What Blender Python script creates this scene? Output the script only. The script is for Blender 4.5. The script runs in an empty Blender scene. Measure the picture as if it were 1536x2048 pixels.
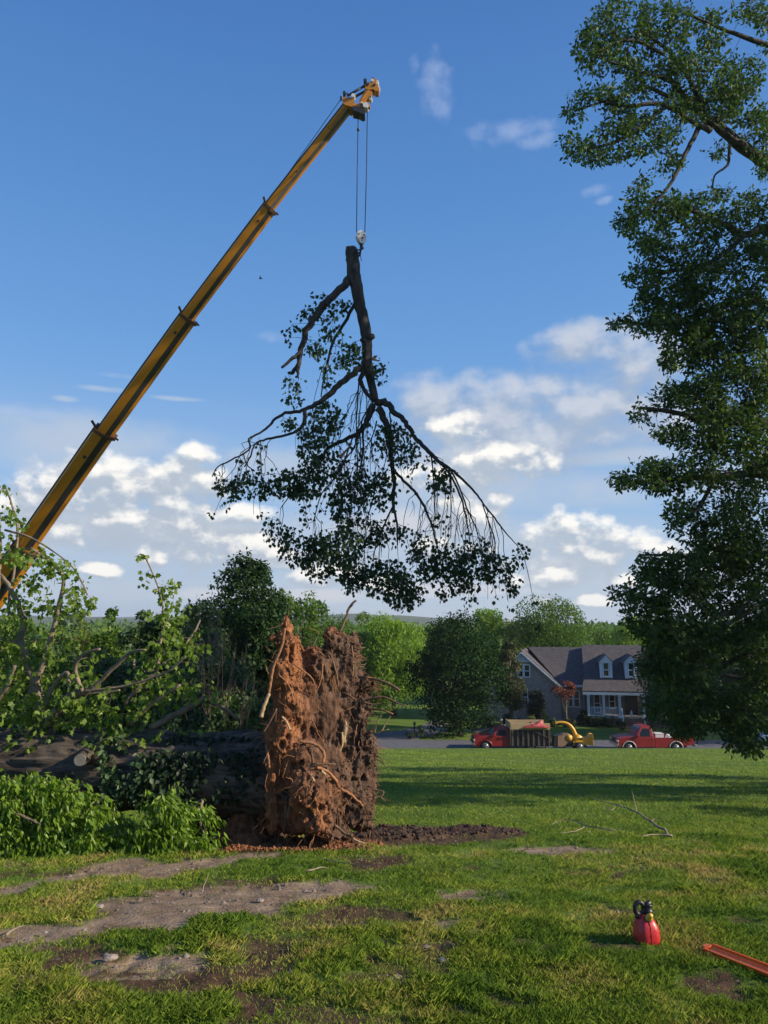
import bpy, bmesh, math, random
import numpy as np
from mathutils import Vector, Matrix
from math import radians, sin, cos, tan, pi, atan2, sqrt

random.seed(7)
RNG = np.random.default_rng(7)
scene = bpy.context.scene
COL = scene.collection

# ------------------------------------------------------------------ camera
F = 1535.0; TH = math.atan(226 / 1535); EYE = 1.6
cam_d = bpy.data.cameras.new('camera'); cam = bpy.data.objects.new('camera', cam_d); COL.objects.link(cam)
cam.location = (0, 0, EYE); cam.rotation_euler = (pi / 2 + TH, 0, 0)
cam_d.sensor_fit = 'VERTICAL'; cam_d.sensor_height = 24; cam_d.lens = 24 * F / 2048
cam_d.clip_start = .05; cam_d.clip_end = 9000
scene.camera = cam
CT, ST = cos(TH), sin(TH)

# ------------------------------------------------------------------ light
SUN_AZ = radians(105); SUN_EL = radians(25)         # azimuth clockwise from +Y
SUN = Vector((sin(SUN_AZ) * cos(SUN_EL), cos(SUN_AZ) * cos(SUN_EL), sin(SUN_EL)))
sd = bpy.data.lights.new('sun', 'SUN'); sd.energy = 5.0; sd.angle = radians(.55); sd.color = (1, .87, .68)
so = bpy.data.objects.new('sun', sd); COL.objects.link(so)
so.rotation_euler = SUN.to_track_quat('Z', 'Y').to_euler(); so.location = (30, -10, 30)
scene.view_settings.view_transform = 'Standard'; scene.view_settings.look = 'None'
scene.view_settings.gamma = 1; scene.view_settings.use_curve_mapping = False
scene.view_settings.exposure = 0.55
SKY_STRENGTH = .12
scene.cycles.max_bounces = 6; scene.cycles.diffuse_bounces = 3; scene.cycles.transmission_bounces = 3
scene.cycles.transparent_max_bounces = 6; scene.cycles.glossy_bounces = 2

def ray(px, py):
    cx = (px - 768) / F; cy = (1024 - py) / F
    return cx, CT - cy * ST, ST + cy * CT
def P(px, py, d):
    x, y, z = ray(px, py); k = d / y
    return Vector((x * k, d, EYE + z * k))
def azel(px, py):
    x, y, z = ray(px, py)
    return atan2(x, y), math.asin(z / sqrt(x * x + y * y + z * z))

# world: Nishita sky plus a procedural field of cumulus laid out by direction
def make_world():
    w = bpy.data.worlds.new('World'); scene.world = w; w.use_nodes = True
    nt = w.node_tree; N = nt.nodes; L = nt.links; N.clear()
    out = N.new('ShaderNodeOutputWorld'); bg = N.new('ShaderNodeBackground'); L.new(bg.outputs[0], out.inputs[0])
    sky = N.new('ShaderNodeTexSky'); sky.sky_type = 'NISHITA'; sky.sun_disc = False
    sky.sun_elevation = SUN_EL; sky.sun_rotation = SUN_AZ; sky.air_density = 1.0; sky.dust_density = .3; sky.ozone_density = 1.6
    bg.inputs[1].default_value = SKY_STRENGTH
    # --- cloud field group: input (az, el, 0)
    bright = [(200, 985, 110, 40), (345, 985, 80, 38), (230, 1038, 150, 34), (110, 1010, 80, 36), (20, 1010, 44, 18), (305, 1116, 32, 12), (196, 1140, 32, 10),
              (405, 1092, 50, 30), (478, 1100, 70, 32), (545, 1108, 36, 14), (1140, 1080, 74, 30), (1215, 1092, 66, 24), (1100, 1156, 66, 15), (1240, 1163, 26, 11), (935, 1020, 62, 32), (900, 1092, 60, 17), (1190, 1200, 34, 8), (1085, 1198, 26, 7),
              (400, 908, 28, 13), (915, 858, 46, 18), (1000, 930, 78, 24), (650, 1150, 60, 14), (760, 1170, 40, 13), (470, 1030, 60, 14), (870, 955, 70, 16), (1380, 1120, 60, 20)]
    grey = [(1115, 1126, 100, 12), (280, 960, 180, 26), (620, 1120, 120, 18), (260, 1060, 220, 30), (820, 1050, 120, 30), (560, 1190, 200, 12), (900, 1180, 160, 14), (1060, 840, 250, 72), (960, 900, 150, 62), (1200, 695, 110, 40), (1270, 735, 90, 40), (1240, 868, 130, 26), (900, 790, 90, 40)]
    wisp = [(22, 820, 32, 10), (95, 828, 26, 10), (868, 170, 34, 40), (885, 205, 24, 30), (1020, 262, 80, 18), (1075, 280, 50, 12), (548, 677, 40, 10), (235, 752, 30, 5), (1210, 400, 18, 7), (828, 128, 12, 16), (1190, 380, 26, 10)]
    thin = [(120, 880, 330, 55), (560, 930, 330, 36), (1230, 915, 190, 16), (1000, 985, 460, 40), (600, 1075, 700, 50), (300, 1185, 800, 26), (1150, 1165, 400, 30),
            (215, 779, 54, 6), (350, 797, 60, 5), (130, 797, 24, 6), (70, 1085, 160, 22), (1400, 970, 150, 40)]
    def group(lst, name, k, fine, lo, hi, gx_, gy_):
        g = bpy.data.node_groups.new(name, 'ShaderNodeTree')
        g.interface.new_socket('Vector', in_out='INPUT', socket_type='NodeSocketVector')
        g.interface.new_socket('Value', in_out='OUTPUT', socket_type='NodeSocketFloat'); g.interface.new_socket('Raw', in_out='OUTPUT', socket_type='NodeSocketFloat')
        n = g.nodes; l = g.links
        gi = n.new('NodeGroupInput'); go = n.new('NodeGroupOutput')
        nz = n.new('ShaderNodeTexNoise'); nz.inputs['Scale'].default_value = fine; nz.inputs['Detail'].default_value = 7; nz.inputs['Roughness'].default_value = .53
        sc = n.new('ShaderNodeVectorMath'); sc.operation = 'MULTIPLY'; sc.inputs[1].default_value = (1, 1.35, 1)
        l.new(gi.outputs[0], sc.inputs[0]); l.new(sc.outputs[0], nz.inputs['Vector'])
        prev = None
        for (px, py, rx, ry) in lst:
            a, e = azel(px, py); ra = rx / F * gx_; re = ry / F * gy_
            m = n.new('ShaderNodeVectorMath'); m.operation = 'MULTIPLY_ADD'
            m.inputs[1].default_value = (1 / ra, 1 / re, 0); m.inputs[2].default_value = (-a / ra, -e / re, 0)
            l.new(gi.outputs[0], m.inputs[0])
            d = n.new('ShaderNodeVectorMath'); d.operation = 'DOT_PRODUCT'; l.new(m.outputs[0], d.inputs[0]); l.new(m.outputs[0], d.inputs[1])
            if prev is None: prev = d.outputs['Value']
            else:
                mn = n.new('ShaderNodeMath'); mn.operation = 'SMOOTH_MIN'; mn.inputs[2].default_value = .35
                l.new(prev, mn.inputs[0]); l.new(d.outputs['Value'], mn.inputs[1]); prev = mn.outputs[0]
        cl = n.new('ShaderNodeMath'); cl.operation = 'MINIMUM'; cl.inputs[1].default_value = 3; l.new(prev, cl.inputs[0])
        s = n.new('ShaderNodeMath'); s.operation = 'MULTIPLY_ADD'; s.inputs[1].default_value = k; s.inputs[2].default_value = -k / 2   # noise*k - k/2
        l.new(nz.outputs['Fac'], s.inputs[0])
        o1 = n.new('ShaderNodeMath'); o1.operation = 'SUBTRACT'; l.new(s.outputs[0], o1.inputs[0]); l.new(cl.outputs[0], o1.inputs[1])
        mr = n.new('ShaderNodeMapRange'); mr.interpolation_type = 'SMOOTHSTEP'
        mr.inputs[1].default_value = lo; mr.inputs[2].default_value = hi; l.new(o1.outputs[0], mr.inputs[0])
        l.new(mr.outputs[0], go.inputs[0]); l.new(o1.outputs[0], go.inputs[1])
        return g
    geo = N.new('ShaderNodeTexCoord')
    sep = N.new('ShaderNodeSeparateXYZ'); L.new(geo.outputs['Generated'], sep.inputs[0])
    at = N.new('ShaderNodeMath'); at.operation = 'ARCTAN2'; L.new(sep.outputs[0], at.inputs[0]); L.new(sep.outputs[1], at.inputs[1])
    asn = N.new('ShaderNodeMath'); asn.operation = 'ARCSINE'; L.new(sep.outputs[2], asn.inputs[0])
    com = N.new('ShaderNodeCombineXYZ'); L.new(at.outputs[0], com.inputs[0]); L.new(asn.outputs[0], com.inputs[1])
    def inst(g, vec, k_=0):
        q = N.new('ShaderNodeGroup'); q.node_tree = g; L.new(vec, q.inputs[0]); return q.outputs[k_]
    def mix(a, b, f, fac=None):
        m = N.new('ShaderNodeMix'); m.data_type = 'RGBA'; m.clamp_factor = True
        (L.new(a, m.inputs[6]) if not isinstance(a, tuple) else setattr(m.inputs[6], 'default_value', a))
        (L.new(b, m.inputs[7]) if not isinstance(b, tuple) else setattr(m.inputs[7], 'default_value', b))
        if fac is None: L.new(f, m.inputs[0])
        else:
            k = N.new('ShaderNodeMath'); k.operation = 'MULTIPLY'; k.inputs[1].default_value = fac; L.new(f, k.inputs[0]); L.new(k.outputs[0], m.inputs[0])
        return m.outputs[2]
    gB = group(bright, 'cumulus', 5.0, 25, -1.75, -.25, 1.22, 1.6); gG = group(grey, 'grey_cumulus', 4.0, 15, -1.55, .2, 1.15, 1.25); gT = group(thin, 'thin_cloud', 3.4, 11, -1.6, .6, 1.0, 1.0)
    up = N.new('ShaderNodeVectorMath'); up.operation = 'ADD'; up.inputs[1].default_value = (.004, .015, 0); L.new(com.outputs[0], up.inputs[0])
    up2 = N.new('ShaderNodeVectorMath'); up2.operation = 'ADD'; up2.inputs[1].default_value = (.008, .022, 0); L.new(com.outputs[0], up2.inputs[0])
    dB = inst(gB, com.outputs[0]); dG = inst(gG, com.outputs[0])
    def lit(g, u, lo, hi):
        s_ = N.new('ShaderNodeMath'); s_.operation = 'SUBTRACT'; L.new(inst(g, com.outputs[0], 1), s_.inputs[0]); L.new(inst(g, u.outputs[0], 1), s_.inputs[1])
        m_ = N.new('ShaderNodeMapRange'); m_.interpolation_type = 'SMOOTHSTEP'; m_.inputs[1].default_value = lo; m_.inputs[2].default_value = hi; L.new(s_.outputs[0], m_.inputs[0]); return m_.outputs[0]
    lB = lit(gB, up, -.30, 1.35); lG = lit(gG, up2, -.35, .9); dT = inst(gT, com.outputs[0]); gW = group(wisp, 'wisp', 5.5, 34, -1.9, 1.2, 1.0, 1.0); dW = inst(gW, com.outputs[0])
    # a loose general deck so that the sky goes on outside the view too
    nz = N.new('ShaderNodeTexNoise'); nz.inputs['Scale'].default_value = 3.2; nz.inputs['Detail'].default_value = 8; nz.inputs['Roughness'].default_value = .55
    s2 = N.new('ShaderNodeVectorMath'); s2.operation = 'MULTIPLY'; s2.inputs[1].default_value = (1, 3.2, 1); L.new(com.outputs[0], s2.inputs[0]); L.new(s2.outputs[0], nz.inputs['Vector'])
    hb = N.new('ShaderNodeMapRange'); hb.inputs[1].default_value = .30; hb.inputs[2].default_value = .02; L.new(asn.outputs[0], hb.inputs[0])
    gm = N.new('ShaderNodeMapRange'); gm.interpolation_type = 'SMOOTHSTEP'; gm.inputs[1].default_value = .34; gm.inputs[2].default_value = .62; L.new(nz.outputs['Fac'], gm.inputs[0])
    dg = N.new('ShaderNodeMath'); dg.operation = 'MULTIPLY'; L.new(hb.outputs[0], dg.inputs[0]); L.new(gm.outputs[0], dg.inputs[1])
    # clear-sky colour by elevation, steered from the physical sky towards the deep blue of the photograph
    cr = N.new('ShaderNodeValToRGB'); el = cr.color_ramp.elements
    mrr = N.new('ShaderNodeMapRange'); mrr.inputs[1].default_value = -.02; mrr.inputs[2].default_value = 1.5; L.new(asn.outputs[0], mrr.inputs[0]); L.new(mrr.outputs[0], cr.inputs[0])
    stops = [(0, (2.4, 3.05, 3.95)), (.075, (1.85, 2.8, 4.25)), (.16, (1.12, 2.35, 4.4)), (.25, (.70, 1.90, 4.1)), (.36, (.45, 1.48, 3.65)), (.50, (.27, 1.04, 3.0)), (1, (.14, .66, 2.2))]
    el[0].position = 0; el[0].color = stops[0][1] + (1,); el[1].position = 1; el[1].color = stops[-1][1] + (1,)
    for p_, c_ in stops[1:-1]: e_ = el.new(p_); e_.color = c_ + (1,)
    c = mix(sky.outputs[0], cr.outputs[0], None, 1) if False else None
    mm = N.new('ShaderNodeMix'); mm.data_type = 'RGBA'; mm.inputs[0].default_value = .8; L.new(sky.outputs[0], mm.inputs[6]); L.new(cr.outputs[0], mm.inputs[7]); c = mm.outputs[2]
    c = mix(c, (2.55, 3.1, 3.95, 1), dg.outputs[0], .80)
    c = mix(c, (3.0, 3.45, 4.1, 1), dT, .78)
    c = mix(c, (2.8, 3.4, 4.7, 1), dW, .42)
    gcol = mix((2.4, 2.78, 3.4, 1), (3.9, 4.0, 4.25, 1), lG)
    c = mix(c, gcol, dG, .80)
    bcol = mix((2.65, 3.05, 3.6, 1), (6.2, 6.0, 5.6, 1), lB)
    c = mix(c, bcol, dB, .92)
    L.new(c, bg.inputs[0])
make_world()

# ------------------------------------------------------------------ noise and terrain
def _h(i, j, k, s):
    n = (i.astype(np.int64) * 374761393 + j.astype(np.int64) * 668265263 + k.astype(np.int64) * 2147483647 + s * 1274126177) & 0xffffffff
    n = ((n ^ (n >> 13)) * 1274126177) & 0xffffffff
    n = (n ^ (n >> 16)) & 0xffffffff
    return n / 4294967295.0
def vnoise(p, s=0):
    p = np.asarray(p, float); f = np.floor(p); t = p - f; t = t * t * (3 - 2 * t); i = f.astype(np.int64)
    r = 0
    for a in (0, 1):
        for b in (0, 1):
            for c in (0, 1):
                w = (t[:, 0] if a else 1 - t[:, 0]) * (t[:, 1] if b else 1 - t[:, 1]) * (t[:, 2] if c else 1 - t[:, 2])
                r = r + w * _h(i[:, 0] + a, i[:, 1] + b, i[:, 2] + c, s)
    return r
def fbm(p, o=4, s=0):
    r = 0; a = .5; p = np.asarray(p, float).copy()
    for k in range(o):
        r = r + a * vnoise(p, s + k * 17); p = p * 2.03 + 7.1; a *= .5
    return r / (1 - .5 ** o)
def n2(x, y, sc, o=3, s=0):
    return fbm(np.stack([np.asarray(x, float) * sc, np.asarray(y, float) * sc, np.full(np.shape(x), 3.3)], 1), o, s)

SL = .123; ZR = -7.62
def smooth(t): t = np.clip(t, 0, 1); return t * t * (3 - 2 * t)
def gz(x, y):
    x = np.atleast_1d(np.asarray(x, float)); y = np.atleast_1d(np.asarray(y, float))
    z = -SL * np.maximum(y, -25)
    und = (n2(x, y, .16, 2, 5) - .5) * .30 * smooth((y - 9) / 8) + (n2(x, y, .7, 2, 9) - .5) * .07
    und += (n2(x, y, 3.1, 2, 11) - .5) * .035 * smooth((16 - y) / 4)
    z = z + und * smooth((56 - y) / 8)
    crest = -SL * 51.5
    z = np.where(y > 51.5, crest + (ZR - .12 - crest) * smooth((y - 51.5) / 4.5), z)
    yard = ZR - .12 + .0 * y
    z = np.where(y > 66, yard + (n2(x, y, .05, 2, 3) - .5) * .5 * smooth((y - 130) / 60) - .006 * np.maximum(y - 150, 0) * (y < 1e9), z)
    z = np.maximum(z, -30)
    return z
def g1(x, y): return float(gz([x], [y])[0])
def G(px, py, off=0):
    x, y, z = ray(px, py)
    t = EYE / max(-z - SL * y, 1e-3)
    if t < 0 or t * y > 50.5:
        t = (EYE - (ZR - .12)) / max(-z, .01)
        for _ in range(5): t = (EYE - g1(x * t, y * t)) / max(-z, .01)
    else:
        for _ in range(5):
            h = g1(x * t, y * t) + SL * y * t
            t = (EYE - h) / (-z - SL * y)
    return Vector((x * t, y * t, g1(x * t, y * t) + off))

# ------------------------------------------------------------------ object helpers
def tag(o, label=None, cat=None, group=None, kind=None):
    if label: o['label'] = label
    if cat: o['category'] = cat
    if group: o['group'] = group
    if kind: o['kind'] = kind
    return o
def empty(name, loc, label, cat, group=None, rz=0):
    o = bpy.data.objects.new(name, None); COL.objects.link(o); o.location = loc; o.rotation_euler = (0, 0, rz); o.empty_display_size = .2
    return tag(o, label, cat, group)
def link(name, me, parent=None, keep=True):
    o = bpy.data.objects.new(name, me); COL.objects.link(o)
    if parent is not None:
        o.parent = parent
        if keep: o.matrix_parent_inverse = world_m(parent).inverted()
    return o
def world_m(o):
    m = Matrix.LocRotScale(o.location, o.rotation_euler, o.scale)
    return (world_m(o.parent) @ o.matrix_parent_inverse @ m) if o.parent else m
def np_mesh(name, V, Fa, mat, parent=None, smoothf=False, attrs=None, kind=None, keep=True):
    """V (n,3), Fa (m,k) array, or list of such arrays"""
    me = bpy.data.meshes.new(name)
    if isinstance(Fa, np.ndarray): Fa = [Fa]
    V = np.asarray(V, np.float32)
    me.vertices.add(len(V)); me.vertices.foreach_set('co', V.ravel())
    nl = sum(f.size for f in Fa); nf = sum(len(f) for f in Fa)
    me.loops.add(nl); me.loops.foreach_set('vertex_index', np.concatenate([f.ravel() for f in Fa]).astype(np.int32))
    tot = np.concatenate([np.full(len(f), f.shape[1]) for f in Fa]); st = np.concatenate([[0], np.cumsum(tot)[:-1]])
    me.polygons.add(nf); me.polygons.foreach_set('loop_start', st.astype(np.int32)); me.polygons.foreach_set('loop_total', tot.astype(np.int32))
    if smoothf: me.polygons.foreach_set('use_smooth', np.ones(nf, bool))
    me.update(calc_edges=True)
    for k, v in (attrs or {}).items():
        a = me.attributes.new(k, 'FLOAT', 'POINT'); a.data.foreach_set('value', np.asarray(v, np.float32))
    for m in (mat if isinstance(mat, list) else [mat]): me.materials.append(m)
    o = link(name, me, parent, keep)
    if kind: o['kind'] = kind
    return o

class MB:
    def __init__(s): s.v = []; s.f = []; s.m = []; s.mi = 0
    def add(s, vs, fs):
        b = len(s.v); s.v += [tuple(v) for v in vs]; s.f += [tuple(i + b for i in f) for f in fs]; s.m += [s.mi] * len(fs); return s
    def box(s, x0, x1, y0, y1, z0, z1, bev=0):
        if x0 > x1: x0, x1 = x1, x0
        if y0 > y1: y0, y1 = y1, y0
        if z0 > z1: z0, z1 = z1, z0
        if not bev:
            vs = [(x, y, z) for x in (x0, x1) for y in (y0, y1) for z in (z0, z1)]
            return s.add(vs, [(0, 1, 3, 2), (4, 6, 7, 5), (0, 4, 5, 1), (2, 3, 7, 6), (0, 2, 6, 4), (1, 5, 7, 3)])
        b = bev; bm = bmesh.new(); bmesh.ops.create_cube(bm, size=1)
        for v in bm.verts: v.co = ((x0 + x1) / 2 + v.co.x * (x1 - x0), (y0 + y1) / 2 + v.co.y * (y1 - y0), (z0 + z1) / 2 + v.co.z * (z1 - z0))
        bmesh.ops.bevel(bm, geom=bm.edges[:], offset=b, segments=2, affect='EDGES', profile=.5)
        bm.verts.index_update(); s.add([v.co[:] for v in bm.verts], [[v.index for v in f.verts] for f in bm.faces]); bm.free(); return s
    def obox(s, a, b, w, h, up=(0, 0, 1)):
        a = Vector(a); b = Vector(b); d = (b - a).normalized(); u = Vector(up)
        sd = d.cross(u)
        if sd.length < 1e-4: sd = d.cross(Vector((0, 1, 0)))
        sd.normalize(); u = sd.cross(d)
        vs = [p + sd * (i * w / 2) + u * (j * h / 2) for p in (a, b) for i, j in ((-1, -1), (1, -1), (1, 1), (-1, 1))]
        return s.add(vs, [(3, 2, 1, 0), (4, 5, 6, 7), (0, 1, 5, 4), (1, 2, 6, 5), (2, 3, 7, 6), (3, 0, 4, 7)])
    def tube(s, pts, rad, n=8, caps=True):
        pts = [Vector(p) for p in pts]
        if not hasattr(rad, '__len__'): rad = [rad] * len(pts)
        ref = None; vs = []
        for i, p in enumerate(pts):
            d = (pts[min(i + 1, len(pts) - 1)] - pts[max(i - 1, 0)])
            d = d.normalized() if d.length > 1e-9 else Vector((0, 0, 1))
            if ref is None:
                ref = d.cross(Vector((0.31, .9, .2))); ref.normalize()
            ref = (ref - d * ref.dot(d))
            ref = ref.normalized() if ref.length > 1e-6 else d.orthogonal().normalized()
            b = d.cross(ref)
            for k in range(n):
                a = 2 * pi * k / n; vs.append(p + (ref * cos(a) + b * sin(a)) * rad[i])
        fs = [(i * n + k, i * n + (k + 1) % n, (i + 1) * n + (k + 1) % n, (i + 1) * n + k) for i in range(len(pts) - 1) for k in range(n)]
        if caps: fs += [tuple(range(n - 1, -1, -1)), tuple((len(pts) - 1) * n + k for k in range(n))]
        return s.add(vs, fs)
    def cyl(s, a, b, r, n=16, r2=None): return s.tube([a, b], [r, r if r2 is None else r2], n)
    def prism(s, poly, y0, y1, axis='y'):
        """poly list of (a,b); extruded along y (a=x,b=z)"""
        n = len(poly)
        if axis == 'y': A = [(x, y0, z) for x, z in poly] + [(x, y1, z) for x, z in poly]
        elif axis == 'x': A = [(y0, x, z) for x, z in poly] + [(y1, x, z) for x, z in poly]
        else: A = [(x, z, y0) for x, z in poly] + [(x, z, y1) for x, z in poly]
        return s.add(A, [tuple(range(n)), tuple(range(2 * n - 1, n - 1, -1))] + [(i + n, (i + 1) % n + n, (i + 1) % n, i) for i in range(n)])
    def lathe(s, prof, n=20, M=None):
        vs = []; M = M or Matrix.Identity(4)
        for r, z in prof:
            for k in range(n):
                a = 2 * pi * k / n; vs.append((M @ Vector((r * cos(a), r * sin(a), z)))[:])
        fs = [(i * n + k, i * n + (k + 1) % n, (i + 1) * n + (k + 1) % n, (i + 1) * n + k) for i in range(len(prof) - 1) for k in range(n)]
        fs += [tuple(range(n - 1, -1, -1)), tuple((len(prof) - 1) * n + k for k in range(n))]
        return s.add(vs, fs)
    def ell(s, c, r, nu=10, nv=7, jit=0, rnd=None):
        vs = [(c[0], c[1], c[2] - r[2])]
        for j in range(1, nv):
            ph = -pi / 2 + pi * j / nv
            for i in range(nu):
                a = 2 * pi * i / nu; q = 1 + (random.uniform(-jit, jit) if jit else 0)
                vs.append((c[0] + r[0] * cos(ph) * cos(a) * q, c[1] + r[1] * cos(ph) * sin(a) * q, c[2] + r[2] * sin(ph) * q))
        vs.append((c[0], c[1], c[2] + r[2])); t = len(vs) - 1
        fs = [(0, 1 + (i + 1) % nu, 1 + i) for i in range(nu)]
        for j in range(nv - 2):
            for i in range(nu):
                a = 1 + j * nu; fs.append((a + i, a + (i + 1) % nu, a + nu + (i + 1) % nu, a + nu + i))
        a = 1 + (nv - 2) * nu; fs += [(a + i, a + (i + 1) % nu, t) for i in range(nu)]
        return s.add(vs, fs)
    def mesh(s, name, mat, smoothf=False):
        me = bpy.data.meshes.new(name); me.from_pydata(s.v, [], s.f); mats = mat if isinstance(mat, list) else [mat]
        for m in mats: me.materials.append(m)
        if len(mats) > 1: me.polygons.foreach_set('material_index', s.m)
        if smoothf: me.polygons.foreach_set('use_smooth', np.ones(len(me.polygons), bool))
        me.update(); return me
    def build(s, name, mat, parent=None, smoothf=False, kind=None, keep=False):
        me = s.mesh(name, mat, smoothf)
        bm = bmesh.new(); bm.from_mesh(me); bmesh.ops.recalc_face_normals(bm, faces=bm.faces); bm.to_mesh(me); bm.free()
        o = link(name, me, parent, keep)
        if kind: o['kind'] = kind
        return o

# ------------------------------------------------------------------ materials
def mat(name, c1, c2=None, scale=5, rough=.6, bump=0, bscale=None, metal=0, stretch=(1, 1, 1), detail=5, coords='Object', lo=.35, hi=.65, spec=.5, coat=0, c3=None, attr=None, bdist=.02):
    m = bpy.data.materials.new(name); m.use_nodes = True; nt = m.node_tree; N = nt.nodes; L = nt.links
    b = N['Principled BSDF']; b.inputs['Roughness'].default_value = rough; b.inputs['Metallic'].default_value = metal
    b.inputs['Specular IOR Level'].default_value = spec; b.inputs['Coat Weight'].default_value = coat; b.inputs['Coat Roughness'].default_value = .08
    c1 = tuple(c1) + (1,)
    if c2 is None and not bump: b.inputs['Base Color'].default_value = c1; return m
    tc = N.new('ShaderNodeTexCoord'); mp = N.new('ShaderNodeMapping'); mp.inputs['Scale'].default_value = stretch
    L.new(tc.outputs[coords], mp.inputs[0])
    if c2 is not None:
        nz = N.new('ShaderNodeTexNoise'); nz.inputs['Scale'].default_value = scale; nz.inputs['Detail'].default_value = detail; nz.inputs['Roughness'].default_value = .6
        L.new(mp.outputs[0], nz.inputs['Vector'])
        cr = N.new('ShaderNodeValToRGB'); cr.color_ramp.elements[0].position = lo; cr.color_ramp.elements[1].position = hi
        cr.color_ramp.elements[0].color = c1; cr.color_ramp.elements[1].color = tuple(c2) + (1,)
        if c3: e = cr.color_ramp.elements.new((lo + hi) / 2); e.color = tuple(c3) + (1,)
        L.new(nz.outputs['Fac'], cr.inputs[0]); L.new(cr.outputs[0], b.inputs['Base Color'])
    else: b.inputs['Base Color'].default_value = c1
    if bump:
        n3 = N.new('ShaderNodeTexNoise'); n3.inputs['Scale'].default_value = bscale or scale * 3; n3.inputs['Detail'].default_value = 6; L.new(mp.outputs[0], n3.inputs['Vector'])
        bp = N.new('ShaderNodeBump'); bp.inputs['Strength'].default_value = bump; bp.inputs['Distance'].default_value = bdist
        L.new(n3.outputs['Fac'], bp.inputs['Height']); L.new(bp.outputs[0], b.inputs['Normal'])
    return m
def leafmat(name, ca, cb, trans=.35, rough=.5, tcol=None, spec=.35):
    """leaf colour runs from ca to cb with the per-leaf 'tint' attribute; a share of the light passes through the blade"""
    m = bpy.data.materials.new(name); m.use_nodes = True; nt = m.node_tree; N = nt.nodes; L = nt.links
    b = N['Principled BSDF']; out = N['Material Output']
    at = N.new('ShaderNodeAttribute'); at.attribute_name = 'tint'
    cr = N.new('ShaderNodeValToRGB'); cr.color_ramp.elements[0].color = tuple(ca) + (1,); cr.color_ramp.elements[1].color = tuple(cb) + (1,)
    L.new(at.outputs['Fac'], cr.inputs[0]); L.new(cr.outputs[0], b.inputs['Base Color']); b.inputs['Roughness'].default_value = rough; b.inputs['Specular IOR Level'].default_value = spec
    tr = N.new('ShaderNodeBsdfTranslucent'); mx = N.new('ShaderNodeMixShader'); mx.inputs[0].default_value = trans
    tm = N.new('ShaderNodeMix'); tm.data_type = 'RGBA'; tm.blend_type = 'MULTIPLY'; tm.inputs[0].default_value = 1; tm.inputs[7].default_value = (1.5, 1.6, .7, 1)
    L.new(cr.outputs[0], tm.inputs[6]); L.new(tm.outputs[2], tr.inputs[0])
    L.new(b.outputs[0], mx.inputs[1]); L.new(tr.outputs[0], mx.inputs[2]); L.new(mx.outputs[0], out.inputs[0])
    return m
# ------------------------------------------------------------------ vegetation helpers
KITE = (np.array([(0, 0, 0), (.42, .30, .07), (1, 0, 0), (.42, -.30, .07)]), np.array([(0, 1, 2), (0, 2, 3)]))
SLIM = (np.array([(0, 0, 0), (.4, .17, .04), (1, 0, -.08), (.4, -.17, .04)]), np.array([(0, 1, 2), (0, 2, 3)]))
LOBE = (np.array([(0, 0, 0), (.12, .36, .05), (.38, .26, .03), (.55, .50, .02), (.66, .20, .0), (1, 0, -.06), (.66, -.20, .0), (.55, -.50, .02), (.38, -.26, .03), (.12, -.36, .05)]),
        np.array([(0, i, i + 1) for i in range(1, 9)]))
def unit(a): return a / np.maximum(np.linalg.norm(a, axis=1, keepdims=True), 1e-9)
def leaf_arrays(C, A, Nn, S, tmpl):
    T, Fc = tmpl; n = len(C); A = unit(A); B = unit(np.cross(Nn, A)); M = np.cross(A, B)
    S = np.broadcast_to(S, (n,))[:, None, None]
    V = C[:, None, :] + S * (T[None, :, 0:1] * A[:, None, :] + T[None, :, 1:2] * B[:, None, :] + T[None, :, 2:3] * M[:, None, :])
    Fx = (Fc[None] + (np.arange(n) * len(T))[:, None, None]).reshape(-1, 3)
    return V.reshape(-1, 3), Fx
def leaves(name, C, A, Nn, S, tmpl, m, parent, tint, kind='stuff'):
    V, Fx = leaf_arrays(C, A, Nn, S, tmpl)
    return np_mesh(name, V, Fx, m, parent, False, {'tint': np.repeat(tint, len(tmpl[0]))}, kind)
def rdir(n): return unit(RNG.normal(size=(n, 3)))

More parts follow.
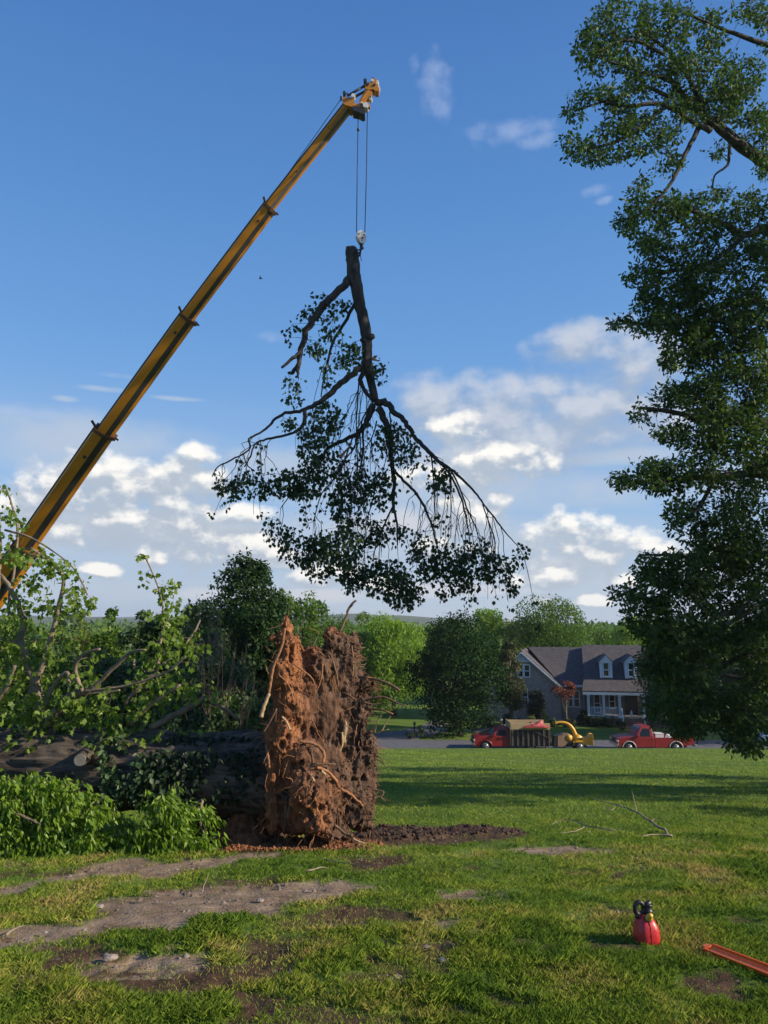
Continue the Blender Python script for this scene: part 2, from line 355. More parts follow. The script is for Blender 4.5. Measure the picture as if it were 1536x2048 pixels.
def bgtree(label, px, d, top, wpx, ldark, name='tree', cat='tree', n=14000, ls=.26, shape='round', bot=None, trunk=True, group=None, lean=0, gap=.0, tm=None, base_x=None, lobes=34, seed=None):
    """a tree standing on the ground at depth d: tapered trunk with limbs, crown of leaf clumps on many uneven lobes"""
    rng = np.random.default_rng(seed if seed is not None else int(px * 7 + d * 13))
    top_p = P(px, top, d); x = top_p.x; z0 = g1(x, d); H = top_p.z - z0; R = wpx / F * d / 2
    t = empty(name, (x, d, z0), label, cat, group)
    zb = z0 + H * (.16 if shape != 'bush' else .0) if bot is None else P(px, bot, d).z
    zc = (top_p.z + zb) / 2; hz = (top_p.z - zb) / 2
    cs = []; rs = []
    for k in range(lobes):
        if shape == 'cone':
            q = rng.random() ** .8; zz = zb + (top_p.z - zb) * q; rr = R * (1 - q) ** .7 * .75
            a = rng.random() * 2 * pi; cs.append((x + rr * cos(a), d + rr * sin(a), zz)); rs.append(R * (.42 - .22 * q))
        elif shape == 'column':
            q = rng.random(); zz = zb + (top_p.z - zb) * q; prof = (sin(pi * min(1, q * .93 + .12)) ** .5) * R * .62
            a = rng.random() * 2 * pi; cs.append((x + prof * cos(a), d + prof * sin(a), zz)); rs.append(R * rng.uniform(.3, .5) * (1.1 - .5 * q))
        else:
            v = rng.normal(size=3); v /= np.linalg.norm(v); rad = rng.uniform(.45, .82)
            if v[2] < 0: v[2] *= .8
            pw = 1.0 if shape == 'round' else .9
            cs.append((x + v[0] * R * rad, d + v[1] * R * rad, zc + v[2] * hz * rad * pw)); rs.append(min(R, hz) * rng.uniform(.26, .46))
    cs = np.array(cs); rs = np.array(rs)
    w = rs ** 2; k = rng.choice(len(cs), n, p=w / w.sum())
    v = rng.normal(size=(n, 3)); v /= np.linalg.norm(v, axis=1, keepdims=True); v[:, 2] = np.where((v[:, 2] < -.3) & (rng.random(n) < .6), -v[:, 2] * .6, v[:, 2])
    rad = rs[k] * rng.uniform(.62, 1.06, n) ** .8
    C = cs[k] + v * rad[:, None] * np.array([1.1, 1.1, .9])
    hi = np.percentile(C[:, 2], 99.3); f = (top_p.z - zc) / max(hi - zc, .1); C[:, 2] = np.where(C[:, 2] > zc, zc + (C[:, 2] - zc) * f, C[:, 2])
    wx = np.percentile(np.abs(C[:, 0] - x), 98.5); C[:, 0] = x + (C[:, 0] - x) * R / max(wx, .1)
    lo_ = np.percentile(C[:, 2], 1.0); C[:, 2] = np.where(C[:, 2] < zc, zc + (C[:, 2] - zc) * min(1.6, (zc - zb) / max(zc - lo_, .1)), C[:, 2])
    nz = vnoise(C * (1.6 / max(.8, R * .25)), 4)
    keep = nz > .28 + gap; C = C[keep]; v = v[keep]; kk = k[keep]
    C[:, 2] = np.maximum(C[:, 2], gz(C[:, 0], C[:, 1]) + .05)
    m = len(C); Nn = v * .7 + rng.normal(size=(m, 3)) * .6 + np.array([0, 0, .3])
    A = rng.normal(size=(m, 3)) + np.array([0, 0, -.5 if shape != 'willow' else -2.5])
    tint = np.clip(.5 + (rng.random(m) - .5) * .7 + ((kk * 37 % 11) / 11 - .5) * .5, 0, 1)
    leaves('crown', C, A, Nn, ls * rng.uniform(.6, 1.3, m), KITE, ldark, t, tint)
    if trunk:
        mb = MB(); tr = max(.07, H * .022); mb.tube([(x, d, z0 - .2), (x + lean * .3, d, z0 + H * .25), (x + lean, d, z0 + H * .6), (x + lean, d, z0 + H * .85)], [tr * 1.4, tr, tr * .6, tr * .2], 8)
        mb.build('trunk', tm or M_BARK, t, True)
        lm = MB()
        for q in range(6):
            c = cs[rng.integers(len(cs))]; h = rng.uniform(.2, .5)
            lm.tube([(x, d, z0 + H * h), ((x + c[0]) / 2, (d + c[1]) / 2, (z0 + H * h + c[2]) / 2 - .1), tuple(c)], [tr * .5, tr * .3, tr * .1], 5)
        lm.build('limbs', tm or M_BARK, t, True, kind='stuff')
    # keep=False parts were built in world space: shift them under the empty
    for o in t.children:
        if o.matrix_parent_inverse == Matrix.Identity(4): o.matrix_parent_inverse = world_m(t).inverted()
    return t
def fixp(t):
    for o in t.children:
        if o.matrix_parent_inverse == Matrix.Identity(4) and o.location.length < 1e-9: o.matrix_parent_inverse = world_m(t).inverted()

def spline(pts, rad, sub=4, jit=0):
    pts = [Vector(p) for p in pts]; out = []; ro = []
    for i in range(len(pts) - 1):
        p0 = pts[max(i - 1, 0)]; p1 = pts[i]; p2 = pts[i + 1]; p3 = pts[min(i + 2, len(pts) - 1)]
        for k in range(sub):
            t = k / sub
            q = .5 * ((2 * p1) + (p2 - p0) * t + (2 * p0 - 5 * p1 + 4 * p2 - p3) * t * t + (3 * p1 - p0 - 3 * p2 + p3) * t ** 3)
            r = rad[i] * (1 - t) + rad[i + 1] * t
            if jit and (i or k): q = q + Vector((random.gauss(0, 1), random.gauss(0, 1), random.gauss(0, 1))) * r * jit
            out.append(q); ro.append(r)
    out.append(pts[-1]); ro.append(rad[-1]); return out, ro

class Skel:
    def __init__(s): s.lines = []
    def add(s, pl, d0, d1=None, conv=None, rs=1.0, jit=.12, sub=4):
        """pl: (px, py, r_px) ; depth runs d0..d1"""
        d1 = d0 if d1 is None else d1; pts = []; rr = []
        for i, q in enumerate(pl):
            px, py, r = q
            if conv: px, py, r = conv(px, py, r)
            d = d0 + (d1 - d0) * i / max(1, len(pl) - 1)
            pts.append(P(px, py, d)); rr.append(max(.006, r / F * d * rs))
        p, r = spline(pts, rr, sub, jit); s.lines.append((p, r)); return p, r
    def cloud(s):
        return np.array([q[:] for l in s.lines for q in l[0]]), np.array([r for l in s.lines for r in l[1]])

def grow(skel, tufts, up_pref=0.0, rmin=.006, rstart=.016, sag=.15, maxlen=9, nseg=3, fac=1.0):
    """join every tuft to the nearest wood or to a tuft already joined; returns an MB of twigs"""
    C, _ = skel.cloud(); T = np.asarray(tufts); n = len(T)
    d0 = np.array([np.min(np.sum((C - t) ** 2, 1)) for t in T]); order = np.argsort(d0)
    pool = np.zeros((len(C) + n, 3)); pool[:len(C)] = C; m = len(C); mb = MB(); depth = np.zeros(len(C) + n)
    for i in order:
        t = T[i]; D = pool[:m] - t
        c = np.sqrt((D[:, :2] ** 2).sum(1)) + np.abs(D[:, 2]) + up_pref * np.maximum(-D[:, 2], 0) + depth[:m] * .0
        j = int(np.argmin(c)); a = Vector(pool[j]); b = Vector(t); L = (b - a).length
        if L > maxlen or L < .02: pool[m] = t; m += 1; continue
        mid = (a + b) / 2 + Vector((random.gauss(0, .06) * L, random.gauss(0, .06) * L, sag * L * random.uniform(.3, 1.2)))
        r0 = max(rmin, min(rstart, rstart * (.35 + L * .5)) * (.8 ** depth[j])) * fac
        pts = [a, (a * .45 + b * .15 + mid * .4), mid * .5 + (a * .1 + b * .4), b] if nseg == 3 else [a, mid, b]
        mb.tube(pts, [r0, r0 * .85, r0 * .7, rmin * fac * .8][:len(pts)] if nseg == 3 else [r0, r0 * .85, rmin * fac * .8], 3, caps=False)
        pool[m] = t; depth[m] = depth[j] + 1; m += 1
    return mb
def tuft_leaves(T, per, rt, droop, up=.3, rng=RNG):
    n = len(T); C = np.repeat(T, per, 0); m = len(C); v = unit(rng.normal(size=(m, 3)) + np.array([0, 0, -droop * .5]))
    C = C + v * rt * rng.uniform(.15, 1, m)[:, None]
    A = unit(v * .8 + rng.normal(size=(m, 3)) * .5 + np.array([0, 0, -droop]))
    Nn = rng.normal(size=(m, 3)) * .7 + np.array([0, 0, up])
    return C, A, Nn

# ------------------------------------------------------------------ materials used in many places
M_BARK = mat('bark', (.055, .042, .030), (.16, .13, .10), 9, .9, .8, 22, stretch=(1, 1, .25))
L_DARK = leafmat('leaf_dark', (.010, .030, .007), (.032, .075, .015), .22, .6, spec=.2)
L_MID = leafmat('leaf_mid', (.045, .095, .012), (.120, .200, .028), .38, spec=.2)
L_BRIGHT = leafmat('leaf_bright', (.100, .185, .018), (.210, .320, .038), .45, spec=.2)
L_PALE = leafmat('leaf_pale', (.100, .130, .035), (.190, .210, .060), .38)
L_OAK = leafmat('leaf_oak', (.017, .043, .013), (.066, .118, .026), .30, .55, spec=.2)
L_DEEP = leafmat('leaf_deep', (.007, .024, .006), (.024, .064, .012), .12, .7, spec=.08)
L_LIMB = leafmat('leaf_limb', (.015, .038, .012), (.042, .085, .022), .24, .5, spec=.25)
L_FRONT = leafmat('leaf_front', (.085, .165, .014), (.215, .320, .036), .46, .42)
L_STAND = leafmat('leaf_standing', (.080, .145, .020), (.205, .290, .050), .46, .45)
L_VINE = leafmat('leaf_vine', (.012, .026, .010), (.060, .105, .035), .15, .5, spec=.3)
L_OLIVE = leafmat('leaf_olive', (.030, .045, .012), (.085, .095, .030), .2)
L_RED = leafmat('leaf_red', (.10, .022, .018), (.20, .055, .035), .3)
L_SHRUB = leafmat('leaf_shrub', (.028, .060, .020), (.075, .125, .040), .3)

# ------------------------------------------------------------------ bare soil patches of the near ground
def poly_world(pl): return np.array([G(x, y)[:2] for x, y in pl])
MUD = [poly_world(p) for p in [
    [(-60, 1790), (60, 1765), (180, 1740), (255, 1716), (330, 1728), (420, 1712), (560, 1703), (575, 1710), (450, 1730), (400, 1738), (320, 1752), (180, 1757), (60, 1775), (-60, 1800)],
    [(0, 1872), (70, 1852), (170, 1838), (190, 1805), (280, 1795), (300, 1780), (420, 1770), (520, 1768), (640, 1756), (720, 1768), (745, 1777), (660, 1790), (600, 1802), (520, 1830), (440, 1828), (330, 1856), (230, 1868), (120, 1885), (0, 1889)],
    [(205, 1930), (215, 1912), (300, 1905), (345, 1893), (400, 1912), (395, 1922), (300, 1942), (240, 1948)],
    [(880, 1783), (940, 1780), (985, 1792), (960, 1806), (900, 1800)],
    [(860, 1845), (900, 1832), (965, 1850), (985, 1870), (930, 1880), (880, 1862)],
    [(1010, 1700), (1060, 1690), (1160, 1692), (1215, 1702), (1160, 1712), (1100, 1716), (1060, 1708)]]]
SOIL = [poly_world(p) for p in [
    [(720, 1665), (760, 1655), (850, 1652), (1010, 1655), (1040, 1665), (1000, 1680), (960, 1684), (880, 1688), (790, 1692), (720, 1690), (690, 1680)],
    [(380, 1690), (470, 1675), (700, 1678), (740, 1690), (700, 1703), (560, 1702), (430, 1706)],
    [(100, 1900), (180, 1885), (215, 1895), (200, 1925), (120, 1925)], [(150, 1950), (300, 1935), (420, 1955), (400, 1985), (250, 1990)],
    [(480, 1900), (560, 1893), (560, 1912), (500, 1915)], [(660, 1820), (720, 1812), (740, 1826), (690, 1838)], [(470, 1935), (540, 1930), (560, 1950), (500, 1958)],
    [(320, 1778), (420, 1766), (440, 1782), (350, 1790)], [(690, 1715), (800, 1712), (830, 1735), (720, 1745)], [(340, 1970), (400, 1962), (420, 1980), (360, 1988)],
    [(460, 1990), (560, 1980), (560, 2040), (470, 2040)], [(1420, 1960), (1470, 1965), (1465, 1990), (1430, 1985)], [(820, 1880), (860, 1880), (860, 1892), (820, 1894)]]]
def sdist(poly, X, Y):
    """signed distance, negative inside"""
    n = len(poly); best = np.full(X.shape, 1e9); ins = np.zeros(X.shape, bool)
    for i in range(n):
        ax, ay = poly[i]; bx, by = poly[(i + 1) % n]; dx, dy = bx - ax, by - ay
        t = np.clip(((X - ax) * dx + (Y - ay) * dy) / (dx * dx + dy * dy + 1e-12), 0, 1)
        best = np.minimum(best, (X - ax - t * dx) ** 2 + (Y - ay - t * dy) ** 2)
        c = ((ay > Y) != (by > Y)) & (X < (bx - ax) * (Y - ay) / (by - ay + 1e-12) + ax); ins ^= c
    return np.where(ins, -1, 1) * np.sqrt(best)
def patch(polys, X, Y, soft, jit, s, bias=.025):
    out = np.zeros(X.shape); sel = (Y < 18) & (Y > 2) & (np.abs(X) < 14); x = X[sel]; y = Y[sel]
    if not len(x): return out
    jn = (n2(x, y, 2.4, 4, s) - .5) * jit + (n2(x, y, 8, 3, s + 3) - .5) * jit * .7
    r = np.zeros(x.shape)
    for p in polys: r = np.maximum(r, np.clip(.5 - (sdist(p, x, y) + jn - bias) / soft, 0, 1))
    out[sel] = r; return out
def masks(X, Y):
    mud = patch(MUD, X, Y, .14, .72, 31); soil = patch(SOIL, X, Y, .22, .7, 41, .09)
    sp = n2(X, Y, 1.3, 4, 51) + .25 * (n2(X, Y, 5, 2, 61) - .5)
    left = smooth((1.5 - X) / 4) * .05
    spots = smooth((sp - (.63 - left)) / .09) * smooth((12 - Y) / 3) * .9
    return mud, np.maximum(soil, spots)

# ------------------------------------------------------------------ the ground: one sheet to the horizon
def make_ground():
    rows = [-60, -40, -25, -12, -5, 0, 2]; y = 3.0
    while y < 15: rows.append(y); y *= 1.0075
    while y < 52: rows.append(y); y *= 1.012
    while y < 70: rows.append(y); y += .5
    while y < 220: rows.append(y); y *= 1.04
    while y < 3800: rows.append(y); y *= 1.15
    rows = np.array(rows)
    u = np.concatenate([np.linspace(-6, -1.1, 26)[:-1], np.linspace(-1.1, -.62, 26)[:-1], np.linspace(-.62, .62, 250), np.linspace(.62, 1.1, 26)[1:], np.linspace(1.1, 6, 26)[1:]])
    w = np.clip(rows, 6, 800); X = w[:, None] * u[None]; Y = np.repeat(rows[:, None], len(u), 1)
    x = X.ravel(); yy = Y.ravel(); z = gz(x, yy); mud, soil = masks(x, yy)
    z = z - .018 * mud - .02 * soil + mud * (n2(x, yy, 6, 4, 75) - .5) * .05 * (yy < 14) + soil * (n2(x, yy, 9, 3, 71) - .4) * .07 * (yy < 16)
    nr, nc = X.shape; idx = np.arange(nr * nc).reshape(nr, nc)
    Fq = np.stack([idx[:-1, :-1], idx[:-1, 1:], idx[1:, 1:], idx[1:, :-1]], -1).reshape(-1, 4)
    m = bpy.data.materials.new('lawn'); m.use_nodes = True; nt = m.node_tree; N = nt.nodes; L = nt.links; b = N['Principled BSDF']; b.inputs['Roughness'].default_value = .9; b.inputs['Specular IOR Level'].default_value = .2
    tc = N.new('ShaderNodeTexCoord')
    def noise(sc, det=5, stretch=(1, 1, 1), rg=.6):
        mp = N.new('ShaderNodeMapping'); mp.inputs['Scale'].default_value = stretch; L.new(tc.outputs['Object'], mp.inputs[0])
        n = N.new('ShaderNodeTexNoise'); n.inputs['Scale'].default_value = sc; n.inputs['Detail'].default_value = det; n.inputs['Roughness'].default_value = rg; L.new(mp.outputs[0], n.inputs['Vector']); return n.outputs['Fac']
    def ramp(f, a, ca, bb, cb):
        r = N.new('ShaderNodeValToRGB'); r.color_ramp.elements[0].position = a; r.color_ramp.elements[1].position = bb
        r.color_ramp.elements[0].color = tuple(ca) + (1,); r.color_ramp.elements[1].color = tuple(cb) + (1,); L.new(f, r.inputs[0]); return r.outputs[0]
    def mix(a, bb, f, mode='MIX', fv=None):
        x = N.new('ShaderNodeMix'); x.data_type = 'RGBA'; x.blend_type = mode; L.new(a, x.inputs[6]); L.new(bb, x.inputs[7])
        if fv is not None: x.inputs[0].default_value = fv
        else: L.new(f, x.inputs[0])
        return x.outputs[2]
    g1c = ramp(noise(.35, 6), .35, (.080, .145, .014), .68, (.150, .210, .026)); g2c = ramp(noise(24, 4, (1, .5, 1)), .3, (.045, .090, .012), .72, (.155, .215, .038))
    g = mix(g1c, g2c, None, fv=.55)
    # mown stripes, laid slantwise over the lawn
    wv = N.new('ShaderNodeTexWave'); wv.inputs['Scale'].default_value = .16; wv.inputs['Distortion'].default_value = 1.6; wv.inputs['Detail'].default_value = 2; wv.inputs['Detail Scale'].default_value = .3
    mp = N.new('ShaderNodeMapping'); mp.inputs['Rotation'].default_value = (0, 0, radians(-52)); L.new(tc.outputs['Object'], mp.inputs[0]); L.new(mp.outputs[0], wv.inputs['Vector'])
    st = ramp(wv.outputs['Fac'], 0, (.80, .82, .8), 1, (1.12, 1.1, 1.0)); g = mix(g, st, None, 'MULTIPLY', .8)
    soilc = ramp(noise(7, 6), .3, (.035, .018, .011), .7, (.10, .055, .032)); mudc = ramp(noise(3.4, 9, rg=.68), .30, (.115, .072, .045), .70, (.34, .25, .175))
    a1 = N.new('ShaderNodeAttribute'); a1.attribute_name = 'soil'; a2 = N.new('ShaderNodeAttribute'); a2.attribute_name = 'mud'
    c = mix(g, soilc, a1.outputs['Fac']); c = mix(c, mudc, a2.outputs['Fac'])
    L.new(c, b.inputs['Base Color'])
    bp = N.new('ShaderNodeBump'); bp.inputs['Strength'].default_value = .7; bp.inputs['Distance'].default_value = .03
    L.new(noise(30, 5), bp.inputs['Height']); L.new(bp.outputs[0], b.inputs['Normal'])
    o = np_mesh('lawn', np.stack([x, yy, z], 1), Fq, m, None, True, {'mud': mud, 'soil': soil}); o['kind'] = 'structure'
make_ground()

def make_grass():
    # blades in the near ground; fewer, wider blades further off
    def sample(n, d0, d1, pw):
        q = RNG.random(n); d = (d0 ** (1 - pw) + q * (d1 ** (1 - pw) - d0 ** (1 - pw))) ** (1 / (1 - pw))
        return RNG.uniform(-1, 1, n) * (d * .60 + .6), d
    x1, y1 = sample(460000, 3.2, 14, 1.5); x2, y2 = sample(150000, 14, 50, 1.4)
    x = np.concatenate([x1, x2]); y = np.concatenate([y1, y2])
    # gather into tussocks
    cl = n2(x, y, 3.0, 3, 81)
    mud, soil = masks(x, y); keep = (RNG.random(len(x)) > np.maximum(mud * .985, soil * .90)) & ((cl > .36) | (RNG.random(len(x)) < .45) | (y > 14))
    x = x[keep]; y = y[keep]; cl = cl[keep]; soil = soil[keep]; mud = mud[keep]; n = len(x)
    z = gz(x, y) - .012; near = smooth((15 - y) / 3)
    big = n2(x, y, .8, 2, 91)
    h = (.020 + .066 * cl * (.4 + big)) * (1 - .5 * np.maximum(soil, mud)) * RNG.uniform(.5, 1.35, n) * near + (1 - near) * RNG.uniform(.03, .07, n)
    w = np.maximum(.0040, .00070 * y) * RNG.uniform(.7, 1.3, n)
    a = RNG.uniform(0, 2 * pi, n); b = RNG.normal(size=(n, 2)) * .42
    ca, sa = np.cos(a), np.sin(a)
    base = np.stack([x, y, z], 1); tip = base + np.stack([b[:, 0] * h * 1.2, b[:, 1] * h * 1.2, h], 1); mid = base + np.stack([b[:, 0] * h * .35, b[:, 1] * h * .35, h * .55], 1)
    s = np.stack([ca, sa, np.zeros(n)], 1) * w[:, None] * .5
    V = np.stack([base, mid - s, tip, mid + s], 1).reshape(-1, 3); i = np.arange(n)[:, None] * 4
    Fx = np.concatenate([i + [0, 1, 2], i + [0, 2, 3]])
    dry = n2(x, y, 1.7, 3, 101)
    tint = np.clip(.25 + .5 * RNG.random(n) + (dry - .5) * (2.2 - 1.3 * smooth((y - 10) / 6)) - .02 - .10 * smooth((y - 9) / 6), 0, 1)
    m = bpy.data.materials.new('grass_blade'); m.use_nodes = True; nt = m.node_tree; N = nt.nodes; L = nt.links; bs = N['Principled BSDF']
    at = N.new('ShaderNodeAttribute'); at.attribute_name = 'tint'; cr = N.new('ShaderNodeValToRGB'); e = cr.color_ramp.elements
    e[0].color = (.115, .215, .024, 1); e[1].color = (.50, .40, .14, 1); e[1].position = 1
    k = e.new(.45); k.color = (.245, .345, .036, 1); k = e.new(.78); k.color = (.365, .385, .066, 1)
    L.new(at.outputs['Fac'], cr.inputs[0]); L.new(cr.outputs[0], bs.inputs['Base Color']); bs.inputs['Roughness'].default_value = .55; bs.inputs['Specular IOR Level'].default_value = .3
    tr = N.new('ShaderNodeBsdfTranslucent'); mx = N.new('ShaderNodeMixShader'); mx.inputs[0].default_value = .35; L.new(cr.outputs[0], tr.inputs[0])
    L.new(bs.outputs[0], mx.inputs[1]); L.new(tr.outputs[0], mx.inputs[2]); L.new(mx.outputs[0], N['Material Output'].inputs[0])
    o = np_mesh('grass', V, Fx, m, None, False, {'tint': np.repeat(tint, 4)}, 'stuff')
    o['label'] = 'short patchy green grass covering the near lawn'; o['category'] = 'grass'
make_grass()

# ------------------------------------------------------------------ road, drive, hills
M_ASPH = mat('asphalt', (.075, .075, .088), (.12, .118, .13), 3, .85, .3, 60)
M_DRIVE = mat('drive', (.085, .070, .068), (.14, .118, .11), 2, .9, .2, 40)
M_CONC = mat('concrete', (.24, .21, .19), (.34, .30, .27), 2, .9, .2, 40)
def sheet(name, pts, m, thick=.02, kind='structure', base=None):
    mb = MB(); n = len(pts)
    up = [(x, y, (g1(x, y) if base is None else base) + thick) for x, y in pts]; dn = [(x, y, (g1(x, y) if base is None else base) - .1) for x, y in pts]
    mb.add(up + dn, [tuple(range(n))] + [(i + n, (i + 1) % n + n, (i + 1) % n, i) for i in range(n)])
    o = mb.build(name, m); o['kind'] = kind; return o
# road: a shallow bevelled slab
mb = MB(); xs = np.linspace(-120, 120, 49)
prof = [(56.6, ZR - .13), (56.9, ZR - .02), (60.7, ZR + .03), (64.4, ZR - .02), (64.7, ZR - .13)]
mb.add([(x, y, z) for x in xs for y, z in prof], [(i * 5 + j, (i + 1) * 5 + j, (i + 1) * 5 + j + 1, i * 5 + j + 1) for i in range(48) for j in range(4)])
mb.build('road', M_ASPH)['kind'] = 'structure'
def pw(px, py): v = G(px, py); return (v.x, v.y)
sheet('driveway', [pw(742, 1482), pw(818, 1482), pw(905, 1462), pw(902, 1452), pw(888, 1441), pw(868, 1440), pw(845, 1450), pw(800, 1462), pw(742, 1468)], M_DRIVE, .035, base=ZR - .12)
sheet('walkway', [pw(846, 1458), pw(892, 1460), pw(895, 1456), pw(850, 1454)], M_CONC, .05, base=ZR - .12)
def hills():
    m = mat('hill_woods', (.035, .060, .025), (.075, .105, .045), .02, 1, 0)
    for k, (d, top, amp, s) in enumerate([(900, 1252, 7, 3), (1500, 1247, 8, 9), (2600, 1243, 7, 17)]):
        xs = np.linspace(-1.6 * d, 1.6 * d, 260); zt = EYE + (P(768, top, d).z - EYE)
        hh = (n2(xs, xs * 0, 2.2 / d, 3, s) - .5) * d * .055 + (n2(xs, xs * 0, 30 / d, 3, s + 1) - .5) * d * .006
        prof = [(-.25, -1), (-.10, .25), (-.03, .8), (0, 1), (.06, .9), (.3, -1)]
        V = []
        for q, f in prof:
            zz = np.where(f < 0, -60, zt - 30 * (1 - f) + hh * max(f, 0)); V.append(np.stack([xs, np.full(260, d * (1 + q)), zz], 1))
        V = np.concatenate(V); idx = np.arange(6 * 260).reshape(6, 260)
        Fq = np.stack([idx[:-1, :-1], idx[:-1, 1:], idx[1:, 1:], idx[1:, :-1]], -1).reshape(-1, 4)
        o = np_mesh('hills', V, Fq, m, None, True); o['kind'] = 'structure'
hills()
mb = MB(); mb.box(-5000, 5000, -900, 4200, -64, 60); hz = mb.build('haze', bpy.data.materials.new('air')); hz['kind'] = 'stuff'
hm = hz.data.materials[0]; hm.use_nodes = True; hn = hm.node_tree.nodes; hn.clear(); ho = hn.new('ShaderNodeOutputMaterial'); hv = hn.new('ShaderNodeVolumePrincipled')
hv.inputs['Color'].default_value = (.80, .88, 1, 1); hv.inputs['Density'].default_value = .00018; hv.inputs['Anisotropy'].default_value = .2; hm.node_tree.links.new(hv.outputs[0], ho.inputs['Volume'])
def far_woods():
    n = 42000; d = RNG.uniform(150, 420, n); x = RNG.uniform(-1, 1, n) * d * .95
    base = gz(x, d); H = 6 + 9 * n2(x, d, .03, 3, 5) + 4 * n2(x, d, .12, 2, 6); q = RNG.random(n) ** .6
    lim = EYE + (P(768, 1254, 100).z - EYE) / 100 * d
    top = np.minimum(base + H * 1.0, lim + (n2(x, d, .035, 3, 8) - .5) * .035 * d)
    C = np.stack([x, d, base + (top - base) * q], 1); C[:, 1] += (1 - q) * 0
    tint = np.clip(RNG.random(n) * .6 + n2(x, d, .04, 2, 15) * .8 - .25, 0, 1)
    o = leaves('distant_woods', C, rdir(n), rdir(n) + [0, -.4, .6], RNG.uniform(.9, 2.2, n) * d / 260, KITE, L_MID, None, tint)
    o['label'] = 'continuous belt of low woods along the horizon'; o['category'] = 'woods'
far_woods()
# ------------------------------------------------------------------ background trees and shrubs
bgt = [
 ('dark green tree with an uneven crown rising highest behind the brush', 490, 38, 1118, 250, L_DARK, dict(n=26000, ls=.18, bot=1420, gap=.05, shape='cone', lobes=70)),
 ('dark bushy tree at the right foot of the tallest tree behind the brush', 548, 40, 1192, 90, L_DARK, dict(n=9000, ls=.20)),
 ('round mid green tree directly behind the tip of the upended root plate', 602, 52, 1190, 130, L_MID, dict(n=14000, ls=.22)),
 ('mid green tree seen between the two peaks of the root plate', 668, 80, 1238, 110, L_MID, dict(n=9000, ls=.28)),
 ('light green tree with a wide curtain of foliage right of the root plate', 788, 82, 1236, 132, L_BRIGHT, dict(n=20000, ls=.26, shape='willow', bot=1425)),
 ('mid green tree just behind the right edge of the root plate', 738, 84, 1232, 84, L_MID, dict(n=12000, ls=.26, bot=1430)),
 ('small yellowish spring tree in the gap left of the large dark maple', 850, 96, 1292, 56, L_PALE, dict(n=5000, ls=.25)),
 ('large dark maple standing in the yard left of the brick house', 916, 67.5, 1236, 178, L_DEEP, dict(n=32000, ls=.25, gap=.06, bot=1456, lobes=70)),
 ('bright sunlit green tree peeping over the dark maple', 968, 98, 1220, 84, L_BRIGHT, dict(n=11000, ls=.28)),
 ('pale yellow green tree between the dark maple and the big tree behind the house', 1018, 104, 1243, 62, L_PALE, dict(n=8000, ls=.28)),
 ('big rounded green tree rising behind the roof of the brick house', 1112, 96, 1200, 172, L_MID, dict(n=24000, ls=.28, lobes=50)),
 ('tall slim holly with yellowish leaf tips beside the gable of the house', 1019, 70.5, 1284, 54, L_OLIVE, dict(n=20000, ls=.16, shape='column', bot=1415, lobes=60)),
 ('pale green tree behind the right end of the house roof', 1262, 100, 1236, 88, L_BRIGHT, dict(n=11000, ls=.28)),
 ('small green tree in the dip between the big tree and the oak', 1208, 112, 1262, 70, L_MID, dict(n=7000, ls=.3)),
 ('low round tree behind the left gable of the house', 1000, 92, 1300, 60, L_MID, dict(n=6000, ls=.25)),
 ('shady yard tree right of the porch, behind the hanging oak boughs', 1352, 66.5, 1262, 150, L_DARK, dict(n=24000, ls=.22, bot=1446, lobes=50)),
 ('tall green tree far right beyond the road', 1440, 92, 1226, 130, L_MID, dict(n=11000, ls=.3)),
 ('dark green tree at the right edge beyond the road', 1540, 80, 1216, 150, L_DARK, dict(n=12000, ls=.28)),
 ('dark green tree low behind the right edge oak boughs', 1470, 74, 1330, 80, L_DARK, dict(n=8000, ls=.24)),
]
for lab, px, d, top, w, lm, kw in bgt: bgtree(lab, px, d, top, w, lm, group='trees beyond the lawn', **kw)
bg2 = [
 ('shrubby tree at the far left edge behind the fallen trunk', 20, 30, 1234, 110, L_MID, dict(n=9000, ls=.16)),
 ('olive leaved thicket tree left of the forked standing limb', 105, 34, 1226, 110, L_SHRUB, dict(n=9000, ls=.18)),
 ('loose pale green bush behind the forked standing limb', 165, 42, 1246, 90, L_PALE, dict(n=7000, ls=.2)),
 ('light green rounded shrub left of the leafy standing sprig', 218, 36, 1222, 60, L_MID, dict(n=7000, ls=.18)),
 ('dark conical thicket tree behind the leafy standing sprig', 272, 34, 1228, 64, L_SHRUB, dict(n=9000, ls=.17)),
 ('dense dark green thicket under the leafy standing sprig', 330, 29, 1244, 104, L_DARK, dict(n=12000, ls=.16)),
 ('mid green leafy thicket between the sprig and the bare canes', 392, 27, 1212, 100, L_SHRUB, dict(n=9000, ls=.16, gap=.05)),
 ('dark leafy tree right of the bare canes, beside the root plate', 512, 26, 1230, 110, L_DARK, dict(n=15000, ls=.16)),
 ('low bush at the foot of the thicket, right of the forked limb', 240, 22, 1312, 160, L_SHRUB, dict(n=13000, ls=.14, shape='bush')),
 ('low leafy bush at the foot of the bare canes', 415, 20, 1330, 170, L_SHRUB, dict(n=15000, ls=.13, shape='bush')),
 ('low bushy growth at the far left above the fallen trunk', 70, 22, 1320, 180, L_MID, dict(n=12000, ls=.14, shape='bush')),
 ('low leafy bush between the bare canes and the root plate', 490, 20, 1372, 110, L_SHRUB, dict(n=9000, ls=.12, shape='bush')),
 ('pale spring tree in the middle distance left of the tallest tree', 440, 60, 1232, 80, L_MID, dict(n=8000, ls=.22)),
]
